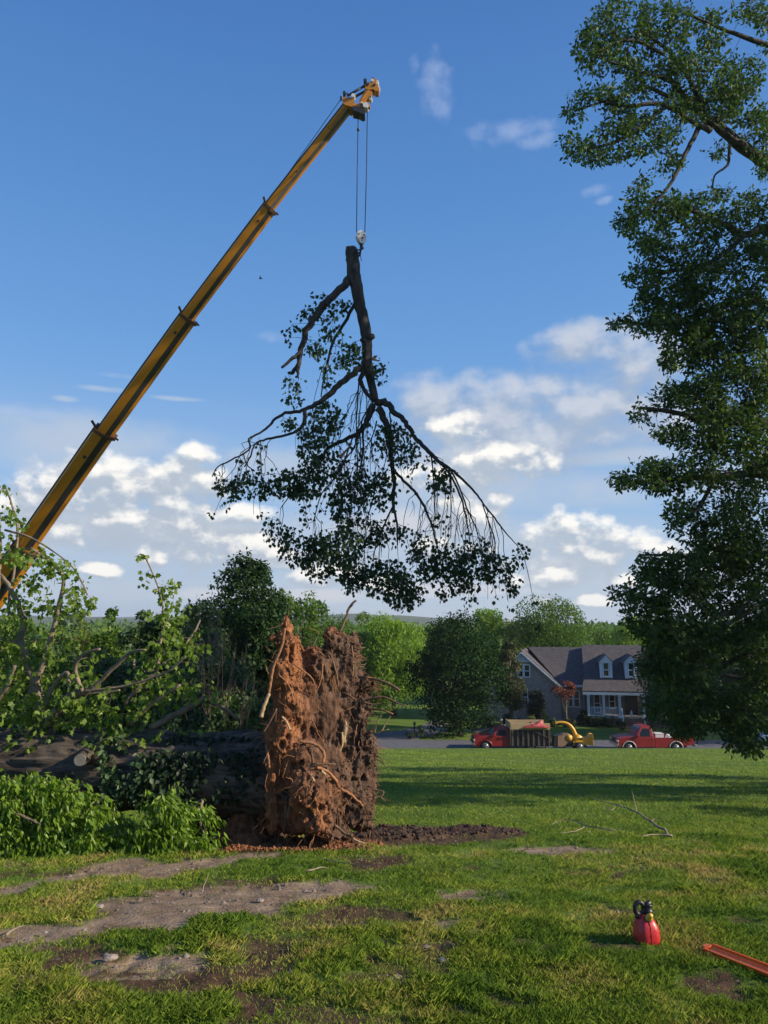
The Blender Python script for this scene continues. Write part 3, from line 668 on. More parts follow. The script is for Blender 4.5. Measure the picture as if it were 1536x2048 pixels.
for lab, x_, y_, h_, w_ in [('tall shade tree by the road, outside the view on the right', 46, 62, 15, 12), ('second shade tree by the road, outside the view on the right', 53, 65, 16, 14)]:
    pt = g1(x_, y_); top_ = 1255 - (pt + h_ - EYE) / y_ * F
    bgtree(lab, 768 + x_ / y_ * F * .98, y_, top_, w_ * F / y_, L_DARK, n=9000, ls=.4, group='trees beyond the lawn')
for lab, px, d, top, w, lm, kw in bg2: bgtree(lab, px, d, top, w, lm, group='thicket behind the fallen trunk', **kw)
def canes():
    m = mat('bare_twig', (.075, .050, .038), (.16, .105, .08), 4, .8)
    for k, (cx, w, n, top0, top1, lab) in enumerate([(445, 110, 26, 1262, 1330, 'clump of bare reddish canes behind the fallen trunk'), (408, 50, 26, 1165, 1250, 'spray of thin leafless twigs poking above the thicket'), (495, 46, 14, 1290, 1360, 'bare canes close beside the root plate')]):
        d = 19.5 + k * 2; x0 = P(cx, 1400, d).x; t = empty('bare_shrub', (x0, d, g1(x0, d)), lab, 'shrub', 'bare shrubs in the thicket'); mb = MB()
        for i in range(n):
            dd = d + random.uniform(-.5, .5); px = cx + random.uniform(-w, w) / 2; pb = cx + (px - cx) * .5; x = P(pb, 1450, dd).x
            a = Vector((x, dd, g1(x, dd) - .1)); b = P(px + random.gauss(0, 16), random.uniform(top0, top1 + 60), dd)
            mid = (a + b) / 2 + Vector((random.gauss(0, .16), random.gauss(0, .1), 0)); mb.tube([a, a * .4 + mid * .6, mid * .4 + b * .6, b], [.010, .008, .006, .003], 3, False)
            for q in range(4):
                f = random.uniform(.45, .95); s = a.lerp(b, f); e = s + Vector((random.gauss(0, .25), random.gauss(0, .25), random.uniform(.2, .6))); mb.tube([s, (s + e) / 2 + Vector((0, 0, -.03)), e], [.006, .005, .003], 3, False)
        mb.build('cane', m, t, kind='stuff'); fixp(t)
canes()

# ------------------------------------------------------------------ brick house
def house():
    D = 76.0; K = D / F * 1.03; x0 = P(1100, 1445, D).x; zb = ZR - .14
    ang = radians(-13)
    brick = bpy.data.materials.new('brick'); brick.use_nodes = True; nt = brick.node_tree; N = nt.nodes; L = nt.links
    bt = N.new('ShaderNodeTexBrick'); bt.inputs['Color1'].default_value = (.37, .29, .27, 1); bt.inputs['Color2'].default_value = (.27, .205, .195, 1); bt.inputs['Mortar'].default_value = (.36, .32, .30, 1)
    bt.inputs['Scale'].default_value = 1; bt.inputs['Brick Width'].default_value = .22; bt.inputs['Row Height'].default_value = .075; bt.inputs['Mortar Size'].default_value = .010
    tc = N.new('ShaderNodeTexCoord'); sp = N.new('ShaderNodeSeparateXYZ'); cb = N.new('ShaderNodeCombineXYZ'); ad = N.new('ShaderNodeMath')
    L.new(tc.outputs['Object'], sp.inputs[0]); L.new(sp.outputs[0], ad.inputs[0]); L.new(sp.outputs[1], ad.inputs[1]); L.new(ad.outputs[0], cb.inputs[0]); L.new(sp.outputs[2], cb.inputs[1]); L.new(cb.outputs[0], bt.inputs['Vector'])
    nz = N.new('ShaderNodeTexNoise'); nz.inputs['Scale'].default_value = 2.2; nz.inputs['Detail'].default_value = 5; L.new(tc.outputs['Object'], nz.inputs['Vector'])
    mx = N.new('ShaderNodeMix'); mx.data_type = 'RGBA'; mx.blend_type = 'MULTIPLY'; mx.inputs[0].default_value = .6; cr = N.new('ShaderNodeValToRGB'); cr.color_ramp.elements[0].position = .3; cr.color_ramp.elements[0].color = (.6, .6, .6, 1); cr.color_ramp.elements[1].position = .7; cr.color_ramp.elements[1].color = (1.25, 1.2, 1.15, 1)
    L.new(nz.outputs['Fac'], cr.inputs[0]); L.new(bt.outputs[0], mx.inputs[6]); L.new(cr.outputs[0], mx.inputs[7]); L.new(mx.outputs[2], N['Principled BSDF'].inputs['Base Color']); N['Principled BSDF'].inputs['Roughness'].default_value = .9
    roofm = mat('shingle', (.050, .044, .048), (.095, .082, .085), 3, .95, .5, 30, stretch=(1, 1, 2.5))
    trim = mat('white_trim', (.60, .66, .72), (.70, .75, .80), 2, .55); glass = mat('window_glass', (.02, .025, .03), rough=.08, spec=.8)
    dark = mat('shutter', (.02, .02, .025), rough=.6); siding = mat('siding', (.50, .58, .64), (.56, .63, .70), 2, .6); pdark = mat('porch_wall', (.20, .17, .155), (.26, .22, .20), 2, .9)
    pbrick = mat('porch_brick', (.16, .085, .07), (.24, .13, .10), 6, .9)
    t = empty('brick_house', (x0, D, zb), 'single storey brick house with dark shingle roof, white front gable, two dormers and columned porch', 'house', rz=ang)
    X = lambda px: (px - 1100) * K; Z = lambda py: (1446 - py) * K
    def B(name, m, *boxes, kind=None, parent=None):
        mb = MB()
        for b in boxes: mb.box(*b)
        return mb.build(name, m, parent or t, kind=kind)
    # left wing with front gable: wall x from px 975..1122, front y=0, runs back 9 m
    gl, gr, pk = X(978), X(1121), X(1050); ze, zp = Z(1374), Z(1311)
    mb = MB(); mb.prism([(gl, 0), (gr, 0), (gr, ze), (pk, zp - .12), (gl, ze)], 0, 9); mb.build('gable_wall', brick, t)
    # gable roof planes
    def slab(name, pts, th, m=roofm):
        mb = MB(); n = len(pts); mb.add([p for p in pts] + [(p[0], p[1], p[2] - th) for p in pts], [tuple(range(n)), tuple(range(2 * n - 1, n - 1, -1))] + [(i, i + n, (i + 1) % n + n, (i + 1) % n) for i in range(n)])
        return mb.build(name, m, t)
    o = .35; sl = (zp - ze) / (gr - pk)
    slab('roof', [(pk, -.25, zp), (gr + o, -.25, ze - o * sl), (gr + o, 9.2, ze - o * sl), (pk, 9.2, zp)], .12)
    slab('roof', [(gl - o, -.25, ze - o * sl), (pk - .003, -.25, zp - .002), (pk - .003, 9.2, zp - .002), (gl - o, 9.2, ze - o * sl)], .12)
    # rake boards + pediment siding
    mb = MB(); mb.obox((pk, -.32, zp - .20), (gr + o, -.32, ze - o * sl - .20), .12, .30, up=(0, -1, 0)); mb.build('rake_board', trim, t)
    mb = MB(); mb.obox((pk - .01, -.32, zp - .205), (gl - o, -.32, ze - o * sl - .205), .12, .30, up=(0, -1, 0)); mb.build('rake_board', trim, t)
    mb = MB(); zq = Z(1330); wx = (zp - zq) / sl; mb.prism([(pk - wx + .2, zq), (pk + wx - .2, zq), (pk, zp - .2)], -.06, -.002); mb.build('pediment', siding, t)
    B('pediment_sill', trim, (pk - wx + .1, pk + wx - .1, -.14, -.004, zq - .14, zq - .003))
    def window(x0, x1, z0, z1, y, frame=.10, mull=True, parent=t):
        f = B('window', trim, (x0, x1, y - .07, y + .05, z0, z0 + frame), (x0, x1, y - .07, y + .05, z1 - frame, z1), (x0, x0 + frame, y - .066, y + .05, z0 + frame, z1 - frame), (x1 - frame, x1, y - .066, y + .05, z0 + frame, z1 - frame))
        B('pane', glass, (x0 + frame, x1 - frame, y - .02, y + .01, z0 + frame, z1 - frame), parent=f)
        if mull: B('sash_bar', trim, (x0 + frame, x1 - frame, y - .045, y - .021, (z0 + z1) / 2 - .04, (z0 + z1) / 2 + .04), parent=f)
        return f
    window(X(1041), X(1053.3), Z(1362), Z(1337), 0); window(X(1053.6), X(1066), Z(1362), Z(1337), 0)
    window(X(1047), X(1061), Z(1413), Z(1384), 0); B('shutter', dark, (X(1040.5), X(1046.5), -.05, -.003, Z(1413), Z(1385)))
    # middle wall, recessed
    mw = 1.3
    mb = MB(); mb.box(gr + .003, X(1166), mw, 9, 0, Z(1378)); mb.build('wall', brick, t)
    window(X(1131), X(1144), Z(1418), Z(1386), mw); window(X(1144.5), X(1157), Z(1418), Z(1386), mw)
    # middle roof rising to the ridge behind
    rz = Z(1307); slab('roof', [(pk + .4, 5.5, rz), (gr, mw - .5, Z(1373)), (X(1172), mw - .5, Z(1376)), (X(1176), 5.5, rz)], .12)
    B('fascia', trim, (gr + .36, X(1163), mw - .58, mw - .51, Z(1379.5), Z(1375.5)))
    slab('roof', [(pk + .4, 5.503, rz), (X(1176), 5.503, rz), (X(1176), 10, Z(1376)), (pk + .4, 10, Z(1376))], .12)
    # main block
    ml, mr = X(1167), X(1345); ry = 5.0
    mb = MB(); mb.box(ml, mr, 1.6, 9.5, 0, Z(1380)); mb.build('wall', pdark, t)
    r2 = Z(1302)
    slab('roof', [(ml - .1, ry, r2), (ml - .1, .4, Z(1362)), (mr + .4, .4, Z(1362)), (mr + .4, ry, r2)], .14)
    slab('roof', [(ml - .1, .397, Z(1362) - .01), (ml - .35, -1.6, Z(1382)), (mr + .4, -1.6, Z(1382)), (mr + .4, .397, Z(1362) - .01)], .12)
    slab('roof', [(ml - .1, ry + .004, r2), (mr + .4, ry + .004, r2), (mr + .4, 9.8, Z(1372)), (ml - .1, 9.8, Z(1372))], .14)
    mb = MB(); mb.prism([(1.61, Z(1380)), (9.4, Z(1376)), (ry, r2 - .15), (.5, Z(1365))], ml, ml + .1, 'x'); mb.build('gable_end', siding, t)
    B('porch_beam', trim, (ml - .3, mr, -1.63, -1.45, Z(1389), Z(1384.6)))
    # dormers
    for cx in (1206, 1251):
        a, b = X(cx - 11), X(cx + 11); z0, z1 = Z(1361), Z(1331); zt = Z(1319); mb = MB()
        mb.box(a, b, .25, 4, z0, z1); dm = mb.build('dormer', siding, t)
        mb = MB(); mb.prism([(a - .12, z1 - .05), (b + .12, z1 - .05), ((a + b) / 2, zt)], .12, .26); mb.build('dormer_gable', trim, dm)
        for s in (0, 1):
            xe = (b + .2) if s else (a - .2); xc = (a + b) / 2; mb = MB()
            pts = [(xc, .05, zt + .08 + s * .002), (xe, .05, z1 - .06), (xe, 4.6, z1 - .06), (xc, 4.6, zt + .08 + s * .002)]
            mb.add(pts + [(p[0], p[1], p[2] - .07) for p in pts], [(0, 1, 2, 3), (7, 6, 5, 4), (0, 4, 5, 1), (1, 5, 6, 2), (2, 6, 7, 3), (3, 7, 4, 0)]); mb.build('dormer_roof', roofm, dm)
        for xa, xb, za, zc in ((a - .02, a + .2, z0, z1 - .06), (b - .2, b + .02, z0, z1 - .06)): B('corner_board', trim, (xa, xb, .2, .247, za, zc), parent=dm)
        f = B('window', trim, (X(cx - 5.5), X(cx + 5.5), .14, .246, z0 + .12, z0 + .22), (X(cx - 5.5), X(cx + 5.5), .14, .246, z1 - .12, z1 - .02), (X(cx - 5.5), X(cx - 4.2), .142, .246, z0 + .22, z1 - .12), (X(cx + 4.2), X(cx + 5.5), .142, .246, z0 + .22, z1 - .12), (X(cx - 4.2), X(cx + 4.2), .15, .246, (z0 + z1) / 2 - .03, (z0 + z1) / 2 + .05), parent=dm)
        B('pane', glass, (X(cx - 4.2), X(cx + 4.2), .20, .24, z0 + .22, z1 - .12), parent=dm)
    # porch floor, columns, rail, steps
    pf = Z(1431); B('porch_base', pbrick, (ml - .25, mr, -1.5, 1.59, 0, pf)); B('porch_floor', M_CONC, (ml - .3, mr, -1.58, 1.59, pf + .002, pf + .08))
    for cx in (1171, 1198, 1226, 1268, 1305, 1340):
        c = X(cx); B('column', trim, (c - .11, c + .11, -1.5, -1.28, pf + .2, Z(1389) - .15)); o_ = B('column_base', trim, (c - .17, c + .17, -1.57, -1.23, pf + .081, pf + .2)); B('column_cap', trim, (c - .16, c + .16, -1.56, -1.24, Z(1389) - .15, Z(1389) - .002))
    for a, b in ((1171, 1198), (1198, 1226)):
        xa, xb = X(a) + .17, X(b) - .17; mb = MB(); mb.box(xa, xb, -1.43, -1.35, pf + .95, pf + 1.02)
        rl = mb.build('railing', trim, t); mb = MB(); mb.box(xa, xb, -1.42, -1.36, pf + .2, pf + .26); mb.build('bottom_rail', trim, rl); mb = MB(); x = xa + .07
        while x < xb: mb.box(x - .02, x + .02, -1.41, -1.37, pf + .261, pf + .949); x += .13
        mb.build('baluster', trim, rl, kind='stuff')
    window(X(1182), X(1195), Z(1428), Z(1392), 1.6); window(X(1210), X(1222), Z(1420), Z(1392), 1.6)
    B('door', dark, (X(1240), X(1262), 1.5, 1.597, pf + .082, Z(1390)))
    for k in range(5): B('step', pbrick, (X(1233), X(1262), -1.502 - .3 * (k + 1), -1.504 - .3 * k, 0, pf - .17 * (k + 1) + .08))
    for a in (1229, 1266):
        mb = MB(); mb.obox((X(a), -1.55, pf + .95), (X(a), -2.9, .95), .07, .07); mb.box(X(a) - .06, X(a) + .06, -2.95, -2.83, 0, 1.0); mb.build('handrail', trim, t)
    # small statue on the porch
    wx = Matrix.Translation((x0, D, zb)) @ Matrix.Rotation(ang, 4, 'Z')
    p = wx @ Vector((X(1246), -1.2, pf + .08)); s = empty('garden_statue', p, 'small white figurine standing at the top of the porch steps', 'statue')
    mb = MB(); mb.lathe([(.12, 0), (.14, .04), (.09, .08), (.10, .3), (.13, .42), (.07, .5), (.05, .54)], 10); mb.build('body', trim, s, True); mb = MB(); mb.ell((0, 0, .6), (.075, .075, .09), 8, 6); mb.build('head', trim, s, True)
    # foundation planting
    for i, (px, top, w, dd, lm) in enumerate([(1016, 1428, 30, 74.6, L_DARK), (1085, 1424, 24, 74.6, L_DARK), (1160, 1420, 34, 74.2, L_DARK), (1182, 1432, 18, 73.4, L_DARK), (1198, 1433, 17, 73.2, L_SHRUB), (1216, 1432, 18, 73.0, L_DARK), (1300, 1425, 40, 73, L_DARK), (1030, 1436, 26, 72, L_OLIVE), (962, 1434, 40, 71.5, L_OLIVE), (985, 1430, 36, 72, L_SHRUB), (1110, 1436, 26, 73.4, L_SHRUB), (1062, 1434, 22, 72.8, L_PALE), (1140, 1438, 24, 72.6, L_OLIVE), (895, 1448, 26, 70, L_SHRUB), (1240, 1442, 20, 71, L_OLIVE)]):
        where = ['left of the dark cone evergreen', 'right of the dark cone evergreen', 'below the middle window', 'at the left porch post', 'under the left railing', 'under the right railing', 'right of the porch steps', 'in the bed before the holly', 'in the bed right of the maple trunk', 'between the maple and the holly', 'below the red maple', 'at the foot of the cone evergreen', 'in the bed before the middle window', 'beside the driveway under the maple', 'beside the porch steps'][i]
        bgtree('low clipped foundation shrub ' + where, px, dd, top, w, lm, name='shrub', cat='shrub', n=1500, ls=.13, shape='bush', trunk=False, group='shrubs round the house', lobes=12, seed=i)
    bgtree('dark cone shaped evergreen against the gable wall', 1071, 74.5, 1379, 34, leafmat('leaf_yew', (.006, .014, .006), (.014, .03, .010), .05), name='evergreen_shrub', cat='evergreen', n=12000, ls=.11, shape='round', bot=1443, trunk=False, lobes=60)
    bgtree('small red leaved japanese maple before the middle window', 1130, 73.2, 1362, 54, L_RED, name='red_maple', cat='tree', n=3200, ls=.14, bot=1398, lobes=22, gap=.12, tm=M_BARK)
house()

# ------------------------------------------------------------------ mailbox, ornament, bed edging
def yard_bits():
    v = G(829, 1474); t = empty('mailbox', v, 'dark mailbox on a post at the mouth of the driveway', 'mailbox'); dm = mat('mailbox_metal', (.015, .015, .018), rough=.4)
    mb = MB(); mb.box(-.05, .05, -.05, .05, 0, 1.0); mb.build('post', M_BARK, t); mb = MB(); mb.prism([(-.1, 1.0), (.1, 1.0), (.1, 1.14), (.07, 1.2), (0, 1.23), (-.07, 1.2), (-.1, 1.14)], -.25, .25); mb.build('box', dm, t)
    mb = MB(); mb.box(.102, .12, -.1, -.02, 1.1, 1.28); mb.build('flag', mat('flag_red', (.4, .02, .02), rough=.5), t)
    bgtree('round clipped bush by the mailbox', 822, 65.6, 1464, 22, L_OLIVE, name='shrub', cat='shrub', n=1400, ls=.12, shape='bush', trunk=False, lobes=10, group='shrubs round the house')
    bgtree('tuft of tall grass behind the mailbox', 842, 66, 1452, 10, L_PALE, name='ornamental_grass', cat='grass clump', n=700, ls=.16, shape='bush', trunk=False, lobes=6)
    bgtree('low ground cover bush right of the mailbox', 858, 66, 1473, 22, L_SHRUB, name='shrub', cat='shrub', n=900, ls=.12, shape='bush', trunk=False, lobes=8, group='shrubs round the house')
    v = G(1002, 1452); t = empty('globe_lamp', v, 'white globe on a short brown post in the planting bed', 'garden lamp')
    mb = MB(); mb.cyl((0, 0, 0), (0, 0, .42), .10, 8); mb.build('post', mat('brown_post', (.2, .1, .06), rough=.8), t); mb = MB(); mb.ell((0, 0, .58), (.17, .17, .17), 12, 8); mb.build('globe', mat('globe_white', (.6, .6, .6), rough=.4), t, True)
    pts = [pw(930, 1462), pw(950, 1466), pw(968, 1461), pw(985, 1455), pw(1010, 1452), pw(1060, 1449), pw(1110, 1448), pw(1160, 1447), pw(1230, 1447), pw(1230, 1444), pw(1110, 1445), pw(1010, 1448), pw(980, 1451), pw(960, 1457)]
    sheet('mulch_bed', pts, mat('mulch', (.045, .028, .018), (.09, .055, .035), 8, .95, .5, 40), .03, base=ZR - .12)
    mb = MB()
    for i in range(8):
        a, b = pts[i], pts[i + 1]; mb.obox((a[0], a[1] - .12, ZR - .06), (b[0], b[1] - .12, ZR - .06), .16, .16)
    tag(mb.build('edging', M_CONC), 'pale curving stone edging along the planting bed of the house', 'edging')
yard_bits()

# ------------------------------------------------------------------ vehicles
PAINT = mat('red_paint', (.23, .008, .011), (.19, .007, .010), 3, .45, coat=.2); CHROME = mat('chrome', (.55, .55, .56), rough=.22, metal=1)
TYRE = mat('tyre', (.012, .012, .012), rough=.85); RIM = mat('rim', (.20, .20, .21), rough=.5, metal=.7); VGLASS = mat('car_glass', (.010, .012, .014), rough=.12, spec=.35)
BLACKM = mat('black_plastic', (.012, .012, .013), rough=.5); LAMP = mat('lamp_lens', (.55, .5, .45), rough=.15); TAIL = mat('tail_lens', (.4, .02, .02), rough=.2); SILVER = mat('silver_trim', (.45, .43, .42), rough=.4)
def wheel(t, x, y, r, w, side):
    wh = MB(); pr = [(r * .62, -w / 2), (r * .93, -w / 2), (r, -w / 2 + .04), (r, w / 2 - .04), (r * .93, w / 2), (r * .62, w / 2)]
    M = Matrix.Translation((x, y, r)) @ Matrix.Rotation(pi / 2, 4, 'X'); wh.lathe(pr, 24, M); o = wh.build('wheel', TYRE, t, True)
    rm = MB(); rm.lathe([(.02, -w / 2 - .012), (r * .25, -w / 2 - .012), (r * .3, -w / 2 + .03), (r * .52, -w / 2 + .03), (r * .62, -w / 2 - .004), (r * .62, w / 2 + .004), (.02, w / 2 + .01)], 20, M); rm.build('rim', RIM, o, True)
    hb = MB(); 
    for k in range(6): a = k * pi / 3; hb.box(x + cos(a) * r * .42 - .03, x + cos(a) * r * .42 + .03, y + side * (w / 2 + .001), y + side * (w / 2 + .02), r + sin(a) * r * .42 - .03, r + sin(a) * r * .42 + .03)
    hb.build('hub_bolts', BLACKM, o, kind='stuff')
    return o
def arch(cx, r, z0, n=9, rev=False):
    a0 = math.asin(max(-1, min(1, (z0 - r * .86) / r))); pts = [(cx - r * cos(a), r * .86 + r * sin(a)) for a in np.linspace(a0, pi - a0, n)]
    return pts
def side_panel(t, name, poly, y, th, m):
    mb = MB(); mb.prism(poly, y - th / 2, y + th / 2); return mb.build(name, m, t)
def pickup(name, label, loc, L=5.55, H=1.84, W=1.92, fw=.84, rw=4.27, r=.37, bed=True, arch_m=SILVER, box=False, paint=PAINT):
    t = empty(name, loc, label, 'pickup truck'); zs = .36; R = r * 1.24; hw = W / 2
    belt = 1.08; hood = 1.10
    cabend = 2.72
    front = [(0.03, zs + .12), (0.0, .72), (.05, .98), (.45, hood - .02), (1.28, hood + .04), (1.33, belt + .04), (cabend, belt + .02), (cabend, zs)]
    bottom = [(fw + R, zs)] + arch(fw, R, zs)[::-1][1:-1] + [(fw - R, zs), (.1, zs)]
    b = MB(); b.prism(front + bottom, -hw, hw)
    body = b.build('body', paint, t)
    md = body.modifiers.new('b', 'BEVEL'); md.width = .035; md.segments = 2; md.limit_method = 'ANGLE'; md.angle_limit = radians(35)
    # cab: tapered greenhouse
    c0 = [(1.30, belt), (cabend - .02, belt)]; c1 = [(1.78, H), (cabend - .14, H)]; wy = hw - .04; ty = hw - .20
    cb = MB(); cb.add([(c0[0][0], -wy, belt), (c0[1][0], -wy, belt), (c1[1][0], -ty, H), (c1[0][0], -ty, H), (c0[0][0], wy, belt), (c0[1][0], wy, belt), (c1[1][0], ty, H), (c1[0][0], ty, H)], [(0, 1, 2, 3), (7, 6, 5, 4), (0, 4, 5, 1), (1, 5, 6, 2), (2, 6, 7, 3), (3, 7, 4, 0)])
    cab = cb.build('cab', paint, t); md = cab.modifiers.new('b', 'BEVEL'); md.width = .06; md.segments = 3
    def onside(x, z, s, off=.012):
        f = (z - belt) / (H - belt); return (x, s * (wy + (ty - wy) * f + off), z)
    for s in (-1, 1):
        q = [(1.55, belt + .05), (2.42, belt + .05), (2.40, H - .15), (1.92, H - .15)]; mb = MB()
        vs = [onside(x, z, s) for x, z in q] + [onside(x, z, s, -.03) for x, z in q]
        mb.add(vs, [(0, 1, 2, 3), (7, 6, 5, 4), (0, 4, 5, 1), (1, 5, 6, 2), (2, 6, 7, 3), (3, 7, 4, 0)]); mb.build('side_window', VGLASS, t)
        mb = MB(); mb.box(1.42, 1.60, s * (hw + .03), s * (hw + .17), belt + .02, belt + .20, .03); mb.build('mirror', paint, t)
        mb = MB(); mb.box(1.345, 1.355, s * (hw - .01), s * (hw + .004), zs + .1, belt - .03); mb.box(2.50, 2.51, s * (hw - .01), s * (hw + .004), zs + .1, belt - .03); dl = mb.build('door_seam', BLACKM, t)
        mb = MB(); mb.box(2.34, 2.47, s * (hw + .001), s * (hw + .03), .90, .94); mb.build('door_handle', BLACKM, t)
        mb = MB(); mb.box(-.015, .09, s * (hw - .42), s * (hw + .004), .74, .90, .02); mb.build('headlight', LAMP, t)
        for cx in (fw, rw) if bed else (fw,):
            pts = [(cx - (R + .035) * cos(a), s * (hw + .012), r * .86 + (R + .035) * sin(a)) for a in np.linspace(.1, pi - .1, 12)]; mb = MB(); mb.tube(pts, .035, 6); mb.build('arch_trim', arch_m, t, True)
        for cx in (fw, rw): wheel(t, cx, s * (hw - .14), r, .24, s)
    mb = MB(); f0 = Vector((1.38, 0, belt + .06)); f1 = Vector((1.76, 0, H - .08)); nrm = Vector((-(f1.z - f0.z), 0, f1.x - f0.x)).normalized() * .03
    vs = [(f0.x, -wy + .1, f0.z), (f0.x, wy - .1, f0.z), (f1.x, ty - .06, f1.z), (f1.x, -ty + .06, f1.z)]; vs = [tuple(Vector(v) + nrm) for v in vs] + [tuple(Vector(v) - nrm) for v in vs]
    mb.add(vs, [(0, 1, 2, 3), (7, 6, 5, 4), (0, 4, 5, 1), (1, 5, 6, 2), (2, 6, 7, 3), (3, 7, 4, 0)]); mb.build('windshield', mat('windshield_glass', (.10, .14, .19), rough=.05, spec=1), t)
    mb = MB(); mb.box(cabend - .06, cabend - .005, -ty + .1, ty - .1, belt + .14, H - .14); mb.build('rear_window', VGLASS, t)
    mb = MB(); mb.box(-.10, .06, -hw - .01, hw + .01, .44, .64, .03); mb.build('front_bumper', CHROME, t)
    mb = MB(); mb.box(-.02, .04, -hw + .45, hw - .45, .70, .92); mb.build('grille', BLACKM, t)
    mb = MB(); mb.box(.3, L - .3, -.4, .4, .28, .40); mb.build('chassis', BLACKM, t)
    if bed:
        top = belt - .02
        poly = [(cabend + .03, zs), (cabend + .03, top), (L, top), (L + .02, zs + .2)] + [(rw + R, zs + .1)] + arch(rw, R, zs)[::-1][1:-1] + [(rw - R, zs)]
        for s in (-1, 1): side_panel(t, 'bed_side', poly, s * (hw - .05), .10, paint)
        mb = MB(); mb.box(cabend + .03, cabend + .09, -hw + .1, hw - .1, .5, top - .002); mb.build('bed_front', paint, t)
        mb = MB(); mb.box(L - .04, L + .03, -hw + .1, hw - .1, .55, top - .002); mb.build('tailgate', paint, t)
        mb = MB(); mb.box(cabend + .09, L - .04, -hw + .1, hw - .1, .52, .58); mb.build('bed_floor', BLACKM, t)
        mb = MB(); mb.box(L + .03, L + .20, -hw, hw, .42, .58, .03); mb.build('rear_bumper', CHROME, t)
        for s in (-1, 1): mb = MB(); mb.box(L - .06, L + .045, s * (hw - .16), s * (hw + .006), .68, .96); mb.build('tail_light', TAIL, t)
    return t
zr = ZR - .02
xk = P(1228, 1490, 59).x; p1 = pickup('pickup_truck', 'red pickup truck with silver wheel arches and a white box in its bed', (xk, 59, zr + .01))
t = empty('storage_box', (xk + 2.9, 58.75, zr + .6), 'white box standing in the bed of the red pickup behind its cab', 'box')
WHITEP = mat('white_plastic', (.62, .60, .60), rough=.5)
mb = MB(); mb.box(0, .62, -.35, .35, 0, .66, .02); mb.build('box_body', WHITEP, t); mb = MB(); mb.box(-.02, .64, -.37, .37, .662, .72, .02); mb.build('lid', WHITEP, t)
t = empty('white_sack', (xk + 4.0, 58.75, zr + .6), 'small crumpled white sack beside the box in the red pickup bed', 'sack')
mb = MB(); mb.ell((0, 0, .30), (.26, .24, .30), 12, 8, .12); mb.build('sack_body', WHITEP, t, True); mb = MB(); mb.ell((-.1, 0, .58), (.1, .1, .07), 8, 5, .2); mb.build('sack_neck', WHITEP, t, True)
